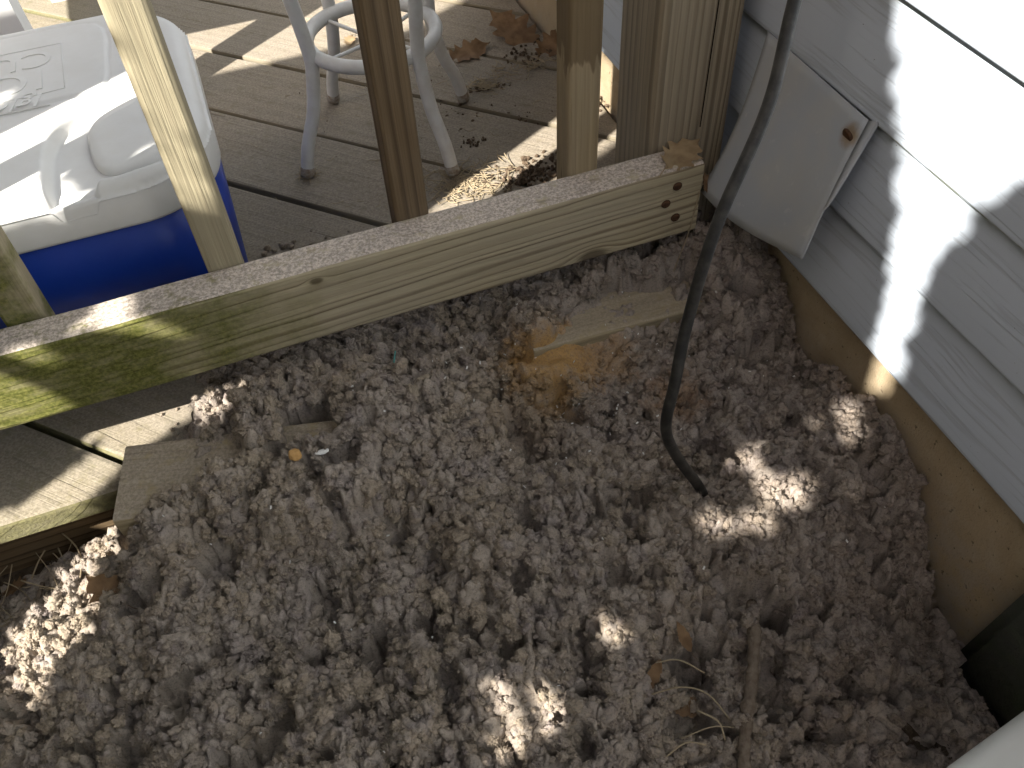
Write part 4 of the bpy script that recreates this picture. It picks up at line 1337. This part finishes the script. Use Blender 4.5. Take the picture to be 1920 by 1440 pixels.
# ------------------------------------------------------------------ added tree out of view: its crown blocks the sun except through shaped holes
SUN_HOLES = [  # outlines of wanted sun patches along the rays; leaves inside are dropped
    [(0.248, 1.080), (0.220, 0.987), (0.202, 0.940), (0.174, 0.868), (0.146, 0.785), (0.136, 0.728), (0.126, 0.658), (0.118, 0.618), (0.099, 0.618), (0.093, 0.636), (0.109, 0.662), (0.105, 0.670), (0.098, 0.683), (0.113, 0.701), (0.105, 0.728), (0.109, 0.757), (0.107, 0.777), (0.096, 0.801), (0.106, 0.822), (0.086, 0.826), (0.087, 0.846), (0.078, 0.844), (0.068, 0.858), (0.010, 0.923), (-.10, 1.0), (-.10, 1.5), (0.20, 1.5)],
    [(0.121, 0.615), (0.101, 0.616), (0.097, 0.585), (0.122, 0.575)],
    [(0.153, 0.514), (0.140, 0.545), (0.136, 0.568), (0.113, 0.564), (0.094, 0.546), (0.094, 0.525), (0.107, 0.520), (0.128, 0.506), (0.145, 0.502)],
    [(0.153, 0.461), (0.149, 0.447), (0.156, 0.436), (0.169, 0.434), (0.181, 0.442), (0.185, 0.457), (0.179, 0.469), (0.165, 0.471)],
    [(0.104, 0.462), (0.099, 0.441), (0.109, 0.424), (0.128, 0.421), (0.146, 0.434), (0.151, 0.455), (0.141, 0.473), (0.121, 0.476)],
    [(0.066, 0.490), (0.064, 0.479), (0.069, 0.471), (0.079, 0.470), (0.087, 0.476), (0.089, 0.487), (0.084, 0.496), (0.074, 0.497)],
    [(0.148, 0.391), (0.145, 0.379), (0.150, 0.370), (0.162, 0.368), (0.172, 0.375), (0.175, 0.387), (0.170, 0.396), (0.158, 0.398)],
    [(0.117, 0.410), (0.114, 0.399), (0.119, 0.390), (0.129, 0.389), (0.139, 0.395), (0.142, 0.406), (0.136, 0.415), (0.126, 0.417)],
    [(0.172, 0.245), (0.169, 0.237), (0.174, 0.229), (0.184, 0.227), (0.192, 0.232), (0.195, 0.240), (0.191, 0.248), (0.181, 0.250)],
    [(0.198, 0.159), (0.193, 0.150), (0.195, 0.140), (0.204, 0.135), (0.215, 0.135), (0.226, 0.140), (0.231, 0.150), (0.229, 0.159), (0.220, 0.165), (0.208, 0.165)],
    [(0.179, 0.147), (0.174, 0.134), (0.182, 0.123), (0.197, 0.119), (0.211, 0.125), (0.216, 0.137), (0.208, 0.149), (0.193, 0.153)],
    [(0.183, 0.097), (0.181, 0.090), (0.185, 0.083), (0.194, 0.081), (0.202, 0.084), (0.205, 0.091), (0.200, 0.098), (0.191, 0.100)],
    [(0.684, -0.003), (0.677, 0.017), (0.647, -0.003), (0.601, -0.026), (0.581, -0.051), (0.571, -0.078), (0.566, -0.103), (0.561, -0.134), (0.568, -0.150), (0.601, -0.148), (0.628, -0.132), (0.661, -0.093), (0.690, -0.066), (0.677, -0.041), (0.718, -0.036), (0.756, -0.036), (0.731, 0.010), (0.704, 0.022)],
    [(0.719, -0.024), (0.708, 0.013), (0.711, 0.071), (0.712, 0.120), (0.713, 0.155), (0.685, 0.195), (0.680, 0.171), (0.677, 0.112), (0.665, 0.063), (0.683, 0.016)],
    [(0.636, 0.199), (0.639, 0.225), (0.615, 0.277), (0.599, 0.265), (0.612, 0.237), (0.618, 0.202)],
    [(0.676, 0.306), (0.680, 0.340), (0.675, 0.372), (0.670, 0.352), (0.653, 0.338), (0.628, 0.347), (0.624, 0.333), (0.646, 0.322)],
    [(0.712, 0.237), (0.695, 0.262), (0.679, 0.285), (0.683, 0.255), (0.685, 0.209), (0.685, 0.160), (0.719, 0.118), (0.737, 0.093)],
    [(0.924, 0.382), (0.912, 0.452), (0.908, 0.511), (0.909, 0.554), (0.897, 0.590), (0.849, 0.569), (0.862, 0.529), (0.858, 0.509), (0.856, 0.484), (0.832, 0.468), (0.825, 0.454), (0.803, 0.441), (0.753, 0.426), (0.761, 0.400), (0.818, 0.340)],
    [(0.749, 0.438), (0.746, 0.486), (0.760, 0.517), (0.713, 0.502), (0.689, 0.496), (0.716, 0.461)],
    [(0.968, 0.447), (0.963, 0.475), (0.951, 0.492), (0.946, 0.477), (0.944, 0.437)],
    [(0.694, 0.491), (0.725, 0.566), (0.733, 0.723), (0.716, 0.906), (0.613, 0.843), (0.609, 0.759), (0.650, 0.679), (0.672, 0.558)],
    [(0.635, 0.718), (0.611, 0.746), (0.616, 0.644), (0.620, 0.603), (0.622, 0.549), (0.631, 0.496), (0.638, 0.491), (0.639, 0.534), (0.637, 0.623)],
]
def shrink(g, k):
    cx = sum(p[0] for p in g) / len(g); cy = sum(p[1] for p in g) / len(g)
    return [(cx + (p[0] - cx) * k, cy + (p[1] - cy) * k) for p in g]
SUN_HOLES = [shrink(g, 1.35) if (.17 < g[0][0] < .24 and g[0][1] < .17) else g for g in SUN_HOLES]
SUN_HOLES = [g if max(p[0] for p in g) - min(p[0] for p in g) > .07 or not (g[0][0] < .19 and g[0][1] > .36) else shrink(g, .75) for g in SUN_HOLES]

def build_shade_tree():
    te = math.tan(SUN_EL)
    def place(u, v, h):
        ca, sa = math.cos(SUN_AZ), math.sin(SUN_AZ)
        return np.stack([h * ca - u * sa, h * sa + u * ca, v - h * te], -1)
    bx, by, _ = place(.45, 0, -.95)
    root = empty('added_shade_tree', (bx, by, -.14))
    tag(root, 'added leafy tree out of view, crown holes shaped to cast the sun patches', 'tree')
    base = Vector(root.location)
    crown_c = Vector(place(.45, .45, -.95).tolist())
    pts = spline([base, base + Vector((.03, .02, .35)), base + Vector((-.02, .03, .75)), crown_c, crown_c + Vector((.05, 0, .55))], 6)
    v, f = tube([p - base for p in pts], [.075 * (1 - .75 * i / (len(pts) - 1)) for i in range(len(pts))], 12)
    link('trunk', pydata('trunk', v, f), M['bark'], root)
    rs = np.random.RandomState(2)
    def clear(u, v, marg):
        m = np.full(u.shape, 9.0)
        for g in SUN_HOLES:
            m = np.minimum(m, poly_dist(g, u, v))
        return m > marg
    for k in range(9):
        u1, v1, h1 = rs.uniform(-.2, 1.0), rs.uniform(-.25, 1.0), rs.uniform(-1.1, -.8)
        s0 = pts[int(len(pts) * rs.uniform(.45, .85))]
        e0 = Vector(place(u1, v1, h1).tolist())
        mid = (s0 + e0) / 2 + Vector((0, 0, .10))
        L = spline([s0, mid, e0], 6)
        v, f = tube([p - base for p in L], [.024 * (1 - .8 * i / (len(L) - 1)) for i in range(len(L))], 7)
        link('limb', pydata('limb', v, f), M['bark'], root)
    # leaves
    N = 125000
    u = rs.uniform(-.42, 1.085, N); vv = rs.uniform(-.62, 1.42, N); h = -.92 + rs.normal(0, .09, N)
    # uneven crown outline
    un, vn = (u - .36) / .80, (vv - .40) / 1.06
    ok = (np.abs(un) ** 3.2 + np.abs(vn) ** 3.2) < 1 + .12 * vnoise(np.stack([u * 5, vv * 5, u * 0], 1), 5)
    ok &= u < 1.07
    size = rs.uniform(.010, .025, N)
    ok &= clear(u, vv, size * .62)
    u, vv, h, size = u[ok], vv[ok], h[ok], size[ok]
    P = place(u, vv, h) - np.array(base)
    n = len(P)
    # each leaf a folded rhombus of two triangles, roughly facing the light
    s = np.array(to_sun)
    nrm = s[None] + rs.normal(0, .55, (n, 3)); nrm /= np.linalg.norm(nrm, axis=1)[:, None]
    a = np.cross(nrm, rs.normal(0, 1, (n, 3))); a /= np.linalg.norm(a, axis=1)[:, None]
    b = np.cross(nrm, a)
    S = size[:, None]
    V = np.empty((n, 6, 3))
    V[:, 0] = P - a * S
    V[:, 1] = P - a * S * .35 + b * S * .45 + nrm * S * .10
    V[:, 2] = P + a * S * .45 + b * S * .38 + nrm * S * .10
    V[:, 3] = P + a * S
    V[:, 4] = P + a * S * .45 - b * S * .38 + nrm * S * .10
    V[:, 5] = P - a * S * .35 - b * S * .45 + nrm * S * .10
    i0 = np.arange(n) * 6
    F = np.concatenate([np.stack([i0, i0 + 1, i0 + 2, i0 + 3], 1), np.stack([i0, i0 + 3, i0 + 4, i0 + 5], 1)])
    link('crown', np_mesh('crown', V.reshape(-1, 3), F, False), M['green_leaf'], root)
build_shade_tree()

# added unseen hedges cutting sky light, behind and to the left of the viewpoint
def added_hedge(loc, rz, L, H, label, seed, dens=11000):
    root = empty('added_hedge', loc, rz)
    tag(root, label, 'added_hedge')
    rs = np.random.RandomState(seed)
    n = int(dens * L * H / 2.4)
    x = rs.uniform(0, L, n); z = rs.uniform(.05, H + .2, n); y = rs.normal(0, .15, n)
    y += .14 * vnoise(np.stack([x * 3, z * 3, 0 * x], 1), seed)
    ok = z < H + .2 * vnoise(np.stack([x * 4, 0 * x, 0 * x], 1), seed + 5)
    P = np.stack([x, y, z], 1)[ok]; n = len(P)
    nrm = rs.normal(0, 1, (n, 3)) + np.array([0, .8, .4]); nrm /= np.linalg.norm(nrm, axis=1)[:, None]
    a = np.cross(nrm, rs.normal(0, 1, (n, 3))); a /= np.linalg.norm(a, axis=1)[:, None]
    b = np.cross(nrm, a); S = rs.uniform(.025, .055, n)[:, None]
    V = np.stack([P - a * S, P + b * S * .45, P + a * S, P - b * S * .45], 1).reshape(-1, 3)
    link('foliage', np_mesh('foliage', V, np.arange(n * 4).reshape(-1, 4), False), M['green_leaf'], root)
    for k in range(int(L / .35)):
        x0 = .15 + k * .35
        v, f = tube(spline([(x0, 0, 0), (x0 + .03, .02, H * .3), (x0 - .02, 0, H * .65), (x0 + .02, .01, H * .9)], 5), [.024 * (1 - .8 * i / 15) for i in range(16)], 7)
        link('stem', pydata('stem', v, f), M['bark'], root)
added_hedge((-1.7, -1.9, -.14), 0, 3.4, 1.3, 'unseen sky-blocking hedge behind the viewpoint', 6)
added_hedge((-2.7, 1.0, -.14), PI / 2, 3.6, 3.2, 'unseen sky-blocking hedge beyond the left end of the deck', 7)
